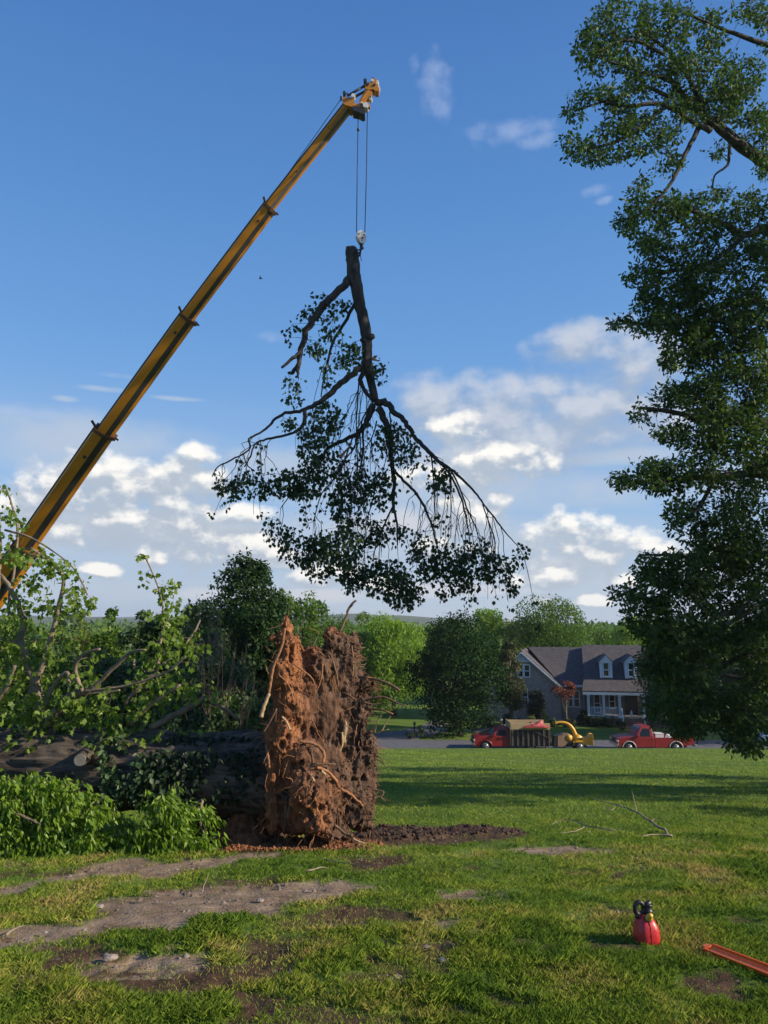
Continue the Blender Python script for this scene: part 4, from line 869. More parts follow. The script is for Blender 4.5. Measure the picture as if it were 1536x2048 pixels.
# stake bed dump truck
WOODD = mat('weathered_board', (.020, .016, .014), (.052, .042, .034), 5, .85, .4, 20, stretch=(.3, 1, 2)); WOODP = mat('pale_plywood', (.32, .235, .125), (.40, .30, .17), 4, .75, stretch=(.4, 1, 2))
xd = P(945, 1490, 59.5).x
def dump():
    t = pickup('dump_truck', 'red truck with a tall dark wooden stake bed topped by pale boards', (xd, 59.5, zr + .01), L=5.5, H=1.70, W=1.95, fw=.85, rw=4.2, r=.38, bed=False, arch_m=PAINT); t['category'] = 'truck'
    K = 59.5 / F * 1.02; X = lambda px: (px - 945) * K; Z = lambda py: (1496 - py) * K
    a, b = X(1014), X(1087); hw = 1.1; z0, z1, z2 = Z(1484), Z(1456), Z(1443)
    mb = MB(); mb.box(a, b, -hw, hw, z0 - .10, z0 + .02); mb.build('deck', BLACKM, t)
    mb = MB(); mb.box(a + .1, b - .2, -.45, .45, .42, z0 - .102); mb.build('subframe', BLACKM, t)
    for s in (-1, 1):
        n = 5
        for i in range(n):
            h = (z1 - z0 - .04) / n; mb = MB(); mb.box(a + .02, b - .02, s * (hw - .04), s * hw, z0 + .024 + i * h, z0 + .024 + (i + .93) * h); mb.build('plank', WOODD, t)
        for i in range(8):
            x = a + .05 + (b - a - .18) * i / 7; mb = MB(); mb.box(x, x + .08, s * (hw + .002), s * (hw + .06), z0 - .05, z1 + .01); mb.build('stake', mat('stake_wood', (.07, .058, .048), (.10, .083, .068), 6, .8) if i == 0 and s == -1 else bpy.data.materials['stake_wood'], t)
        mb = MB(); mb.obox((X(1054), s * (hw + .075), z1 - .05), (X(1086), s * (hw + .075), z0 + .5), .03, .09, up=(0, -s, 0)); mb.build('brace', bpy.data.materials['stake_wood'], t)
        mb = MB(); mb.box(a, b, s * (hw - .05), s * (hw + .01), z1 + .012, z2 - .05, .01); mb.build('top_board', WOODP, t)
    mb = MB(); mb.box(a - .05, a - .005, -hw, hw, z0, z2 + .02); mb.build('headboard', WOODP, t)
    mb = MB(); mb.box(b + .005, b + .05, -hw + .05, hw - .05, z0, z1); mb.build('tailgate', WOODD, t)
    mb = MB(); mb.box(b + .052, b + .10, -hw - .03, hw + .03, .45, .62); mb.build('rear_bumper', BLACKM, t)
    mb = MB(); mb.box(b, b + .35, -.06, .06, .42, .50); mb.build('hitch', BLACKM, t)
    # pink red tarp bundle on the load
    q = empty('red_tarp', (xd + X(1062), 59.1, zr + z2 - .32), 'crumpled red tarpaulin heaped on top of the stake bed', 'tarpaulin'); mb = MB(); rm = mat('tarp_red', (.30, .035, .04), (.42, .08, .08), 4, .5, .5, 9)
    g_ = np.linspace(-1, 1, 26); gx, gy = np.meshgrid(g_, g_); gx = gx.ravel(); gy = gy.ravel(); pk_ = np.exp(-((gx - .35) / .28) ** 2 - ((gy + .1) / .5) ** 2) * .34 + np.exp(-((gx + .2) / .5) ** 2) * .16
    fo = np.abs(n2(gx, gy, 3.5, 3, 7) - .5) * .55; V_ = np.stack([gx * 1.0, gy * .55 - .45, .02 + pk_ + fo * (1 - gx ** 4)], 1); V_[:, 2] = np.where(np.maximum(abs(gx), abs(gy)) > .97, .0, V_[:, 2]); id_ = np.arange(676).reshape(26, 26)
    o = np_mesh('tarp_folds', V_, np.stack([id_[:-1, :-1], id_[:-1, 1:], id_[1:, 1:], id_[1:, :-1]], -1).reshape(-1, 4), rm, q, True, keep=False)
    mb = MB(); mb.obox((-.9, -1.12, .12), (.5, -1.12, .05), .05, .10); mb.build('tarp_edge', rm, q)
    q = empty('brush_load', (xd + (a + b) / 2, 59.5, zr + z0), 'leafy brush piled inside the stake bed', 'brush'); 
    n = 1500; C = np.stack([RNG.uniform(-1.3, 1.3, n), RNG.uniform(-.95, .95, n), RNG.uniform(.05, z1 - z0 + .1, n)], 1) + np.array([xd + (a + b) / 2, 59.5, zr + z0])
    leaves('cut_foliage', C, rdir(n), rdir(n), .16, KITE, L_DARK, q, RNG.random(n))
dump()
def chipper():
    YEL = mat('yellow_paint', (.52, .27, .02), (.60, .33, .03), 5, .4); BRN = mat('engine_cover', (.20, .12, .075), (.26, .16, .10), 4, .6)
    D = 59.3; K = D / F * 1.02; x0 = P(1100, 1490, D).x; t = empty('wood_chipper', (x0, D, zr + .01), 'yellow tow behind wood chipper with curved chute between the stake truck and the pickup', 'wood chipper')
    X = lambda px: (px - 1100) * K; Z = lambda py: (1496 - py) * K
    mb = MB(); mb.prism([(X(1104), Z(1489)), (X(1107), Z(1469)), (X(1122), Z(1466)), (X(1121), Z(1488))], -.45, .45); mb.build('engine_panel', BLACKM, t)
    mb = MB(); mb.prism([(X(1112), Z(1488)), (X(1113), Z(1468)), (X(1132), Z(1465.5)), (X(1131), Z(1480)), (X(1125), Z(1488))], -.47, .47); mb.build('engine_cover', BRN, t)
    mb = MB(); mb.box(X(1120), X(1142), -.4, .4, Z(1486), Z(1472)); mb.build('engine', BLACKM, t)
    mb = MB(); mb.cyl((X(1134), -.50, Z(1472)), (X(1134), .50, Z(1472)), .24, 16); mb.build('fuel_tank', YEL, t, True)
    pts = [(X(1113), 0, Z(1446)), (X(1120), 0, Z(1445)), (X(1130), 0, Z(1446)), (X(1138), 0, Z(1450)), (X(1144), 0, Z(1457)), (X(1148), 0, Z(1466)), (X(1150), 0, Z(1474))]
    p, r = spline(pts, [.085, .095, .105, .12, .135, .15, .17], 3); mb = MB(); mb.tube(p, r, 12); mb.build('chute', YEL, t, True)
    mb = MB(); mb.box(X(1111), X(1114), -.13, .13, Z(1448), Z(1444)); mb.build('chute_flap', YEL, t)
    mb = MB(); mb.cyl((X(1152), -.30, Z(1476)), (X(1152), .30, Z(1476)), .36, 20); mb.build('drum_housing', YEL, t, True)
    mb = MB(); mb.box(X(1142), X(1154), -.42, .42, Z(1487), Z(1479)); mb.build('frame_box', YEL, t)
    mb = MB(); mb.prism([(X(1158), Z(1484)), (X(1158), Z(1472)), (X(1172), Z(1473)), (X(1172), Z(1485))], -.40, .40); mb.build('feed_housing', YEL, t)
    mb = MB(); pr = [(X(1170), .40, Z(1474), Z(1484)), (X(1178), .62, Z(1464.5), Z(1487))]
    (xa, wa, ta, ba), (xb, wb, tb, bb) = pr
    o_ = [(xa, -wa, ta), (xa, wa, ta), (xa, wa, ba), (xa, -wa, ba), (xb, -wb, tb), (xb, wb, tb), (xb, wb, bb), (xb, -wb, bb)]; i_ = [(x + .02, y * .93, z + (.05 if k % 4 > 1 else -.05)) for k, (x, y, z) in enumerate(o_)]
    mb.add(o_ + i_, [(0, 1, 5, 4), (1, 2, 6, 5), (2, 3, 7, 6), (3, 0, 4, 7), (8, 12, 13, 9), (9, 13, 14, 10), (10, 14, 15, 11), (11, 15, 12, 8), (4, 5, 13, 12), (5, 6, 14, 13), (6, 7, 15, 14), (7, 4, 12, 15)]); mb.build('feed_chute', YEL, t)
    mb = MB(); mb.tube([(X(1168), -.5, Z(1470)), (X(1170), -.5, Z(1465)), (X(1176), -.5, Z(1464))], .03, 6); mb.build('control_bar', YEL, t, True)
    mb = MB(); mb.box(X(1104), X(1168), -.35, .35, Z(1489), Z(1487)); mb.obox((X(1106), 0, Z(1488)), (X(1087), 0, Z(1486)), .10, .10); mb.build('drawbar', BLACKM, t)
    mb = MB(); mb.cyl((X(1091), 0, .1), (X(1091), 0, .7), .035, 8); mb.build('jack', BLACKM, t, True); mb = MB(); mb.box(X(1124), X(1127), -.06, .06, .05, Z(1488)); mb.build('stand', BLACKM, t)
    for s in (-1, 1): wheel(t, X(1152), s * .62, .34, .2, s); mb = MB(); mb.prism([(X(1144), .62), (X(1146), .76), (X(1158), .76), (X(1160), .62), (X(1158), .66), (X(1146), .66)], s * .51, s * .73); mb.build('fender', YEL, t)
chipper()
def car():
    D = 61.5; x0 = P(1517, 1490, D).x; t = empty('parked_car', (x0, D, zr + .01), 'pale blue car at the far right, mostly hidden by oak leaves', 'car'); BL = mat('pale_blue_paint', (.30, .42, .55), rough=.3, coat=.5); hw = .88; r = .32; R = .38
    poly = [(0, .35), (0, .62), (.1, .78), (1.0, .92), (3.7, .98), (4.4, .9), (4.45, .4), (3.6 + R, .3)] + arch(3.6, R, .3)[::-1][1:-1] + [(3.6 - R, .3), (.8 + R, .3)] + arch(.8, R, .3)[::-1][1:-1] + [(.8 - R, .3)]
    mb = MB(); mb.prism(poly, -hw, hw); o = mb.build('body', BL, t); md = o.modifiers.new('b', 'BEVEL'); md.width = .03; md.segments = 2; md.limit_method = 'ANGLE'
    mb = MB(); c = [(1.0, .90, hw - .05), (3.9, .95, hw - .05), (3.2, 1.42, hw - .25), (1.75, 1.42, hw - .25)]
    mb.add([(x, -w, z) for x, z, w in c] + [(x, w, z) for x, z, w in c], [(0, 1, 2, 3), (7, 6, 5, 4), (0, 4, 5, 1), (1, 5, 6, 2), (2, 6, 7, 3), (3, 7, 4, 0)]); o = mb.build('greenhouse', VGLASS, t)
    mb = MB(); mb.box(1.78, 3.18, -hw + .27, hw - .27, 1.421, 1.45); mb.build('roof_panel', BL, t)
    for s in (-1, 1):
        for cx in (.8, 3.6): wheel(t, cx, s * (hw - .1), r, .2, s)
        mb = MB(); mb.box(-.02, .12, s * (hw - .35), s * (hw - .03), .62, .74, .02); mb.build('headlight', LAMP, t)
        mb = MB(); mb.obox((1.05, s * (hw - .055), .92), (1.77, s * (hw - .245), 1.43), .05, .06); mb.obox((3.85, s * (hw - .055), .95), (3.2, s * (hw - .245), 1.43), .05, .06); mb.obox((2.4, s * (hw - .055), .93), (2.42, s * (hw - .245), 1.43), .05, .06); mb.build('pillar', BL, t)
car()
# ------------------------------------------------------------------ crane
def crane():
    ORG = mat('crane_orange', (.40, .155, .008), (.45, .18, .011), 3, .42, coat=.15); BLK = mat('crane_black', (.018, .018, .022), (.03, .03, .034), 6, .45); WHT = mat('crane_white', (.55, .56, .55), rough=.4)
    STL = mat('steel_rope', (.05, .05, .055), rough=.45, metal=.7); GRY = mat('strip_grey', (.055, .055, .062), (.09, .09, .10), 4, .4, stretch=(1, 1, 1))
    basep = P(-150, 1400, 26); bz = g1(basep.x - 1, 26)
    t = empty('mobile_crane', (basep.x - 1.0, 26, bz), 'orange telescopic mobile crane reaching up over the fallen tree from the left', 'crane')
    secs = [((-190, 1447, 26.6), (56, 1094, 24.6), 48, ORG), ((50, 1094, 24.6), (211, 863, 23.3), 40, ORG), ((212, 865, 23.3), (378, 635, 22.1), 34.5, ORG), ((374, 637, 22.1), (541, 415, 21.0), 29, ORG), ((537, 418, 21.0), (703, 207, 20.0), 22.5, ORG)]
    frames = []
    for i, (a, b, w, m) in enumerate(secs):
        A = P(*a); Bv = P(*b); ax = (Bv - A).normalized(); v = ((A + Bv) / 2 - cam.location).normalized(); s = ax.cross(v).normalized(); tt = -(s.cross(ax)).normalized()
        if s.x < 0: s = -s
        if tt.dot(v) > 0: tt = -tt
        W = w / F * (a[2] + b[2]) / 2 * 1.02
        H = W * 1.15
        sec = [(-.5, .42), (-.44, .5), (.02, .5)]; drk = [(.02, .5), (.30, .26)]; low = [(.30, .26), (.48, .05), (.5, -.1), (.40, -.42), (.2, -.5), (-.44, -.5), (-.5, -.42)]
        full = sec + [(.30, .26), (.48, .05), (.5, -.1), (.40, -.42), (.2, -.5), (-.44, -.5), (-.5, -.42)]
        mb = MB(); vs = [p + s * (x * W) + tt * (y * H) for p in (A, Bv) for x, y in full]; n = len(full)
        mb.add(vs, [tuple(range(n)), tuple(range(2 * n - 1, n - 1, -1))] + [(k, (k + 1) % n, (k + 1) % n + n, k + n) for k in range(n)])
        o = mb.build('boom_section', ORG, t, keep=True)
        # dark-coloured strip along the lower chamfer, grey on the tip section, black below
        mb = MB(); q = [(.015, .507), (.305, .268), (.30, .25), (.01, .49)]; vs = [p + s * (x * W) + tt * (y * H) for p in (A, Bv) for x, y in q]
        mb.add(vs, [(0, 1, 2, 3), (7, 6, 5, 4), (0, 1, 5, 4), (1, 2, 6, 5), (2, 3, 7, 6), (3, 0, 4, 7)]); mb.build('dark_strip', GRY if i == 4 else BLK, o, keep=True)
        # cable tray along the top edge
        mb = MB(); mb.obox(A - s * W * .53 + tt * H * .3, Bv - s * W * .53 + tt * H * .3, .05, .05, up=tt); mb.build('top_rail', BLK, o, keep=True)
        # collar at the upper end, with ears
        if i < 4:
            c = Bv; e = .60; mb = MB(); ring = [(-.5, .5), (.03, .56), (.34, .30), (.56, .05), (.54, -.5), (-.5, -.5)]
            hi = [c + s * (x * W * 1.08) + tt * (y * H * 1.06) for x, y in ring]; lo = [p - ax * .10 for p in hi]; n = 6
            mb.add(lo + hi, [tuple(range(n)), tuple(range(2 * n - 1, n - 1, -1))] + [(k, (k + 1) % n, (k + 1) % n + n, k + n) for k in range(n)])
            cm = mat('collar_brown', (.07, .032, .015), rough=.6) if i == 0 else bpy.data.materials['collar_brown']
            mb.obox(c - s * W * .5 + tt * H * .2, c - s * W * .80 + ax * .10 + tt * H * .2, .06, .09, up=tt); mb.obox(c + s * W * .52, c + s * W * .72 - ax * .02, .05, .06, up=tt)
            mb.build('collar', cm, t, keep=True)
        # pin holes in the side plate
        if i:
            for f, r in ((.80, .11), (.72, .05)) if i == 4 else ((.90, .10), ):
                f = {1: .80, 2: .87, 3: .87, 4: f}[i] if i < 4 else (.35 if r > .1 else .30); p = A.lerp(Bv, f) - s * W * .12 + tt * H * .5
                rr = W * (.09 if r > .06 else .05); mb = MB(); mb.cyl(p - tt * .01, p + tt * .012, rr, 14); mb.build('pin_hole', BLK, o, keep=True)
        frames.append((A, Bv, ax, s, tt, W, H))
    # lettering on the tip section
    A, Bv, ax, s, tt, W, H = frames[4]
    cu = bpy.data.curves.new('lettering', 'FONT'); cu.body = 'CraneWorks'; cu.size = 1; cu.extrude = .02
    to = bpy.data.objects.new('tmp_text', cu); COL.objects.link(to); dg = bpy.context.evaluated_depsgraph_get(); me = bpy.data.meshes.new_from_object(to.evaluated_get(dg)); bpy.data.objects.remove(to)
    xs = [v.co.x for v in me.vertices]; Lw = .74; k = Lw / (max(xs) - min(xs))
    # position: the run from (656,258) to (692,214)
    f0 = ((P(656, 256, 20) - A).dot(ax)); org = A + ax * f0 + s * (W * -.02) + tt * (H * .5 + .004)
    up = -s; M = Matrix((ax * k, up * k * 1.05, tt * k * .2)).transposed().to_4x4(); M.translation = org
    me.transform(M); me.materials.clear(); me.materials.append(BLK); o = link('lettering', me, t)
    # luffing wires and hydraulic line beside the boom
    A, Bv, ax, s, tt, W, H = frames[1]; mb = MB(); a0 = P(30, 1088, 24.8); mb.tube([P(44, 1075, 24.8), P(96, 1000, 24.4), P(205, 860, 23.4)], .012, 5); mb.tube([P(205, 858, 23.4), P(530, 412, 21), P(684, 195, 20)], .010, 5); mb.build('hoist_rope', STL, t, keep=True)
    # boom head, in the plane of the boom
    D = 20.0; c = lambda x, y: (640 + x / 10.97, 140 + y / 10.97)
    def plate(name, poly, m, t0=-.16, t1=.16):
        mb = MB(); n = len(poly); f = [P(*c(x, y), D + t0) for x, y in poly]; b = [P(*c(x, y), D + t0) + Vector((0, t1 - t0, 0)) for x, y in poly]
        mb.add(f + b, [tuple(range(n)), tuple(range(2 * n - 1, n - 1, -1))] + [(k, (k + 1) % n, (k + 1) % n + n, k + n) for k in range(n)]); return mb.build(name, m, t, keep=True)
    def disc(name, x, y, r, m, t0=-.2, t1=-.05):
        p = P(*c(x, y), D); mb = MB(); mb.cyl(p + Vector((0, t0, 0)), p + Vector((0, t1, 0)), r / 10.97 / F * D * 1.05, 14); return mb.build(name, m, t, False, keep=True)
    def rod(name, a, b, r, m, tz=0):
        mb = MB(); mb.cyl(P(*c(*a), D + tz), P(*c(*b), D + tz), r, 8); return mb.build(name, m, t, True, keep=True)
    plate('head_box', [(500, 720), (485, 610), (540, 585), (600, 600), (660, 590), (712, 640), (770, 720), (700, 800), (560, 770)], ORG, -.20, .22)
    disc('head_sheave', 540, 600, 34, BLK, -.22, .2); disc('head_pin', 465, 690, 20, BLK); disc('sheave_cover', 738, 690, 46, WHT, -.27, -.1); disc('head_pin', 600, 628, 22, BLK, -.22, -.19)
    rod('jib_strut', (600, 570), (975, 350), .034, BLK, -.08); rod('jib_strut', (720, 615), (1000, 460), .036, BLK, .02)
    plate('jib_arm', [(850, 690), (905, 590), (1000, 430), (1085, 405), (1160, 500), (1120, 560), (1050, 590), (985, 700), (900, 770)], ORG, -.10, .12)
    plate('jib_rib', [(880, 660), (930, 640), (1080, 440), (1050, 430)], mat('crane_orange_worn', (.36, .15, .02), (.45, .19, .02), 9, .5), -.125, -.102)
    plate('jib_head', [(975, 330), (1010, 275), (1110, 270), (1160, 200), (1212, 168), (1245, 235), (1235, 300), (1300, 400), (1290, 455), (1225, 460), (1165, 415), (1080, 430), (1000, 410)], ORG, -.12, .14)
    disc('jib_bushing', 992, 300, 38, BLK, -.16, .16); disc('jib_bushing', 1040, 385, 36, BLK, -.15, -.10); disc('jib_bushing', 1160, 250, 20, BLK, -.14, -.12); disc('jib_bushing', 1190, 395, 34, BLK, -.14, -.11)
    disc('jib_sheave', 1150, 305, 32, WHT, -.17, -.125); disc('jib_sheave', 1252, 312, 46, WHT, -.10, .12); disc('jib_sheave', 1290, 432, 34, WHT, -.08, .06); disc('jib_sheave', 1108, 640, 44, WHT, -.06, .1); disc('jib_pin', 1108, 640, 14, BLK, -.08, -.06)
    plate('lower_arm', [(745, 745), (840, 735), (930, 760), (960, 715), (1040, 700), (1085, 745), (1050, 800), (960, 810), (860, 800), (760, 790)], ORG, -.14, .10)
    disc('sheave_cover', 1005, 845, 62, WHT, -.16, .08); disc('lower_pin', 930, 800, 24, WHT, -.18, -.14); disc('lower_pin', 1088, 848, 22, ORG, -.1, 0); disc('lower_bushing', 905, 840, 34, BLK, -.15, -.12)
    plate('sheave_guard', [(705, 775), (800, 790), (880, 820), (985, 890), (985, 945), (930, 962), (850, 915), (720, 890)], BLK, -.18, .16)
    rod('anti_two_block_chain', (830, 930), (850, 1010), .012, STL, -.05); rod('anti_two_block_chain', (905, 940), (905, 1000), .010, STL, 0)
    disc('switch_weight', 905, 1028, 30, mat('rust_weight', (.10, .03, .03), rough=.6), -.06, .06); mb = MB(); p = P(*c(840, 1310), D); mb.ell(p, (.045, .045, .05), 12, 8); mb.build('rope_weight', BLK, t, True, keep=True)
    mb = MB(); mb.tube([P(*c(840, 925), D), P(714.5, 340, D), P(713, 465, D)], .013, 6); mb.build('hoist_rope', STL, t, True, keep=True)
    mb = MB(); mb.tube([P(*c(1040, 890), D), P(733, 340, D), P(729.5, 468, D)], .013, 6); mb.build('hoist_rope', STL, t, True, keep=True)
    # carrier below the boom foot, outside the picture on the left
    A = frames[0][0]; x0 = A.x
    mb = MB(); mb.box(x0 - 1.6, x0 + .7, 25.6, 27.8, bz + 1.5, A.z + .5, .08); mb.build('turret', ORG, t, keep=True)
    mb = MB(); mb.box(x0 - 7, x0 + 1.2, 25.4, 27.9, bz + .8, bz + 1.45, .06); mb.build('carrier_deck', ORG, t, keep=True)
    mb = MB(); mb.box(x0 - 8.8, x0 - 7.02, 25.45, 27.85, bz + .7, bz + 2.8, .12); mb.build('cab', ORG, t, keep=True); mb = MB(); mb.box(x0 - 8.4, x0 - 7.3, 25.43, 25.449, bz + 1.8, bz + 2.6); mb.build('cab_window', VGLASS, t, keep=True)
    for xx in (-7.9, -5.0, -3.6, -.2):
        for yy in (25.6, 27.7): mb = MB(); mb.cyl((x0 + xx, yy - .16, bz + .5), (x0 + xx, yy + .16, bz + .5), .52, 24); mb.build('wheel', TYRE, t, True, keep=True)
    # hook block: own thing, hanging from the ropes
    p = P(721.5, 477, D); h = empty('hook_block', p, 'white hook block with red marks hanging on two ropes above the cut limb', 'hook block'); CRM = mat('block_cream', (.60, .58, .54), (.52, .50, .48), 8, .5)
    u = D / F * 1.03; h.rotation_euler = (0, radians(-6), radians(18))
    outl = [(-8, -2), (-9.5, 4), (-7, 11), (-2, 15), (3, 15), (8, 11), (10, 4), (9.5, -4), (7, -10), (3, -14), (-3, -12)]
    for s_ in (-1, 1):
        mb = MB(); mb.prism([(x * u, z * u) for x, z in outl], s_ * .07 - .012, s_ * .07 + .012); mb.build('cheek_plate', CRM, h)
    mb = MB(); mb.cyl((0, -.05, .02), (0, .05, .02), 8.5 * u, 20); mb.build('sheave', WHT, h, True)
    RD = mat('block_red', (.35, .02, .03), rough=.5)
    for (x, z, r) in ((-6, 6, 1.7), (5.5, 6, 2.0), (.8, -2, 2.6), (-.8, -7.5, 1.6)): mb = MB(); mb.prism([(x * u - r * u, z * u), (x * u, z * u - r * u), (x * u + r * u * 1.2, z * u - .4 * r * u), (x * u + r * u * .6, z * u + r * u)], -.0865, -.0825); mb.build('red_mark', RD if r > 2.1 else BLK, h)
    mb = MB(); mb.cyl((-.5 * u, 0, -10 * u), (-.5 * u, 0, -18 * u), .055, 10, .04); mb.tube([(-.5 * u, 0, -17 * u), (-2 * u, 0, -20 * u), (-.3 * u, 0, -23 * u), (3 * u, 0, -21 * u), (3 * u, 0, -18.5 * u)], [.035, .035, .035, .03, .02], 8); mb.build('hook', BLK, h, True)
crane()

# ------------------------------------------------------------------ the hoisted limb
M_BARKD = mat('bark_limb', (.013, .011, .010), (.048, .042, .037), 10, .9, .9, 26, stretch=(1, 1, .3))
M_TWIG = mat('twig_dark', (.028, .022, .018), (.06, .048, .038), 10, .9)
def hoisted():
    cv = lambda x, y, r: (400 + x / 2.2925, 480 + y / 2.2925, r / 2.2925)
    base = P(706, 498, 20); t = empty('hoisted_limb', base, 'large cut tree limb hanging upside down from the crane hook, dark leaves drooping', 'tree limb')
    sk = Skel(); D = 20
    trunk, tr = sk.add([(694, 48, 30), (700, 90, 32), (708, 170, 33), (722, 240, 29), (740, 330, 27), (762, 430, 27), (766, 520, 24), (768, 580, 26), (785, 650, 19), (803, 740, 19)], D, D, cv, jit=.04, sub=5)
    L = [([(692, 165, 20), (655, 215, 19), (600, 265, 19), (555, 310, 20), (520, 370, 18), (482, 430, 15), (458, 520, 13), (450, 600, 8), (452, 635, 3)], 20, 19.2),
         ([(462, 515, 12), (425, 545, 9), (375, 585, 6)], 19.4, 19.2), ([(455, 560, 10), (425, 605, 10), (405, 610, 6)], 19.3, 19.5),
         ([(718, 265, 9), (692, 325, 9), (650, 400, 8), (610, 470, 7), (585, 560, 6), (565, 650, 4), (555, 720, 3)], 20, 20.8),
         ([(757, 578, 17), (705, 606, 16), (645, 655, 15), (592, 710, 14), (530, 752, 12), (472, 782, 9), (405, 788, 8), (348, 818, 7), (312, 858, 6), (270, 887, 5), (224, 912, 5), (230, 955, 4), (190, 985, 4), (130, 1015, 4), (82, 1040, 3), (55, 1085, 2)], 20, 18.6),
         ([(482, 785, 10), (478, 840, 9), (440, 880, 6), (350, 905, 6), (290, 916, 5), (252, 938, 4), (232, 990, 4), (203, 1040, 3)], 19.4, 19),
         ([(200, 985, 3), (215, 1030, 3), (250, 1060, 2)], 18.9, 18.8),
         ([(803, 740, 18), (862, 748, 16), (885, 785, 14), (935, 825, 12), (965, 872, 11), (990, 912, 10), (1050, 970, 10), (1090, 1012, 9), (1150, 1052, 7), (1205, 1100, 6), (1260, 1155, 5), (1300, 1212, 4), (1350, 1275, 4), (1400, 1340, 3), (1450, 1395, 2)], 20, 19.0),
         ([(1090, 1012, 7), (1150, 1080, 5), (1192, 1170, 5), (1212, 1240, 4), (1230, 1330, 3), (1242, 1425, 2)], 19.6, 19.9), ([(1150, 1055, 5), (1185, 1125, 4), (1222, 1225, 4), (1262, 1312, 3), (1285, 1400, 2)], 19.5, 18.9), ([(1295, 1212, 3), (1322, 1290, 3), (1350, 1370, 3), (1352, 1475, 2)], 19.2, 19.3),
         ([(800, 755, 17), (772, 808, 15), (742, 870, 13), (702, 900, 10), (640, 925, 9), (590, 952, 8), (562, 992, 5), (545, 1060, 3)], 20, 20.6), ([(735, 880, 5), (702, 960, 4), (662, 1012, 4), (640, 1085, 3)], 20.2, 19.7),
         ([(815, 770, 18), (850, 835, 16), (870, 900, 14), (874, 980, 13), (882, 1050, 11), (890, 1130, 9), (886, 1215, 8), (903, 1300, 5), (905, 1400, 3)], 20, 20.3),
         ([(880, 1050, 8), (922, 1092, 7), (970, 1140, 7), (1010, 1190, 6), (1042, 1255, 6), (1066, 1315, 5), (1082, 1385, 4), (1105, 1470, 2)], 20.1, 19.6),
         ([(748, 600, 12), (738, 655, 11), (758, 695, 9), (795, 735, 9)], 20, 19.95), ([(886, 1220, 5), (852, 1290, 4), (822, 1370, 3), (795, 1440, 2)], 20.2, 20.6), ([(745, 870, 6), (750, 960, 5), (732, 1060, 4), (702, 1150, 3), (692, 1255, 2)], 20.1, 19.4),
         ([(728, 640, 4), (726, 700, 4), (716, 850, 3), (721, 1000, 3), (722, 1150, 2)], 20, 19.8), ([(724, 690, 3), (690, 760, 2), (640, 850, 2)], 20, 20.4), ([(870, 790, 4), (875, 860, 3), (880, 900, 2)], 20, 19.8), ([(780, 760, 5), (745, 820, 4), (738, 870, 3)], 20, 20.2),
         ([(700, 905, 4), (670, 990, 4), (620, 1090, 3), (560, 1160, 3), (520, 1290, 2)], 20.2, 20.0), ([(560, 990, 4), (500, 1080, 3), (430, 1150, 3), (370, 1230, 2)], 20.5, 20.2), ([(862, 1050, 4), (810, 1120, 3), (790, 1200, 3), (760, 1300, 2)], 20.1, 20.7),
         ([(1060, 990, 4), (1070, 1080, 3), (1075, 1200, 3), (1080, 1290, 2)], 19.6, 20.1), ([(1145, 1060, 3), (1150, 1200, 2), (1150, 1360, 2)], 19.5, 19.8), ([(810, 830, 4), (790, 900, 3), (755, 960, 2)], 20, 19.6)]
    mb = MB(); mb.tube(trunk, tr, 14); mb.tube([P(*cv(768, 452, 0)[:2], 19.95), P(*cv(797, 440, 0)[:2], 19.85)], [.12, .07], 8); mb.tube([P(*cv(762, 462, 0)[:2], 19.95), P(*cv(737, 458, 0)[:2], 19.85)], [.10, .05], 8)
    mb.build('trunk', M_BARKD, t, True, keep=True)
    for pl, d0, d1 in L:
        p, r = sk.add(pl, d0, d1, cv, jit=.22); mb = MB(); mb.tube(p, r, 8 if pl[0][2] > 8 else 5); mb.build('branch', M_BARKD, t, True, keep=True)
    mb = MB(); a = P(*cv(694, 46, 0)[:2], 20); mb.cyl(a - Vector((0, 0, .01)), a + Vector((.012, 0, .02)), tr[0] * 1.0, 14); mb.build('cut_face', mat('cut_wood_dark', (.10, .07, .045), (.16, .115, .07), 8, .8), t, keep=True)
    for q in ((790, 545, 820, 556), (800, 538, 812, 530), (640, 1000, 700, 930)): mb = MB(); mb.tube([P(*cv(q[0], q[1], 0)[:2], 19.9), P(*cv(q[2], q[3], 0)[:2], 19.8)], [.05, .01], 5); mb.build('torn_splinter', mat('splinter', (.30, .17, .09), rough=.8) if 'splinter' not in bpy.data.materials else bpy.data.materials['splinter'], t, keep=True)
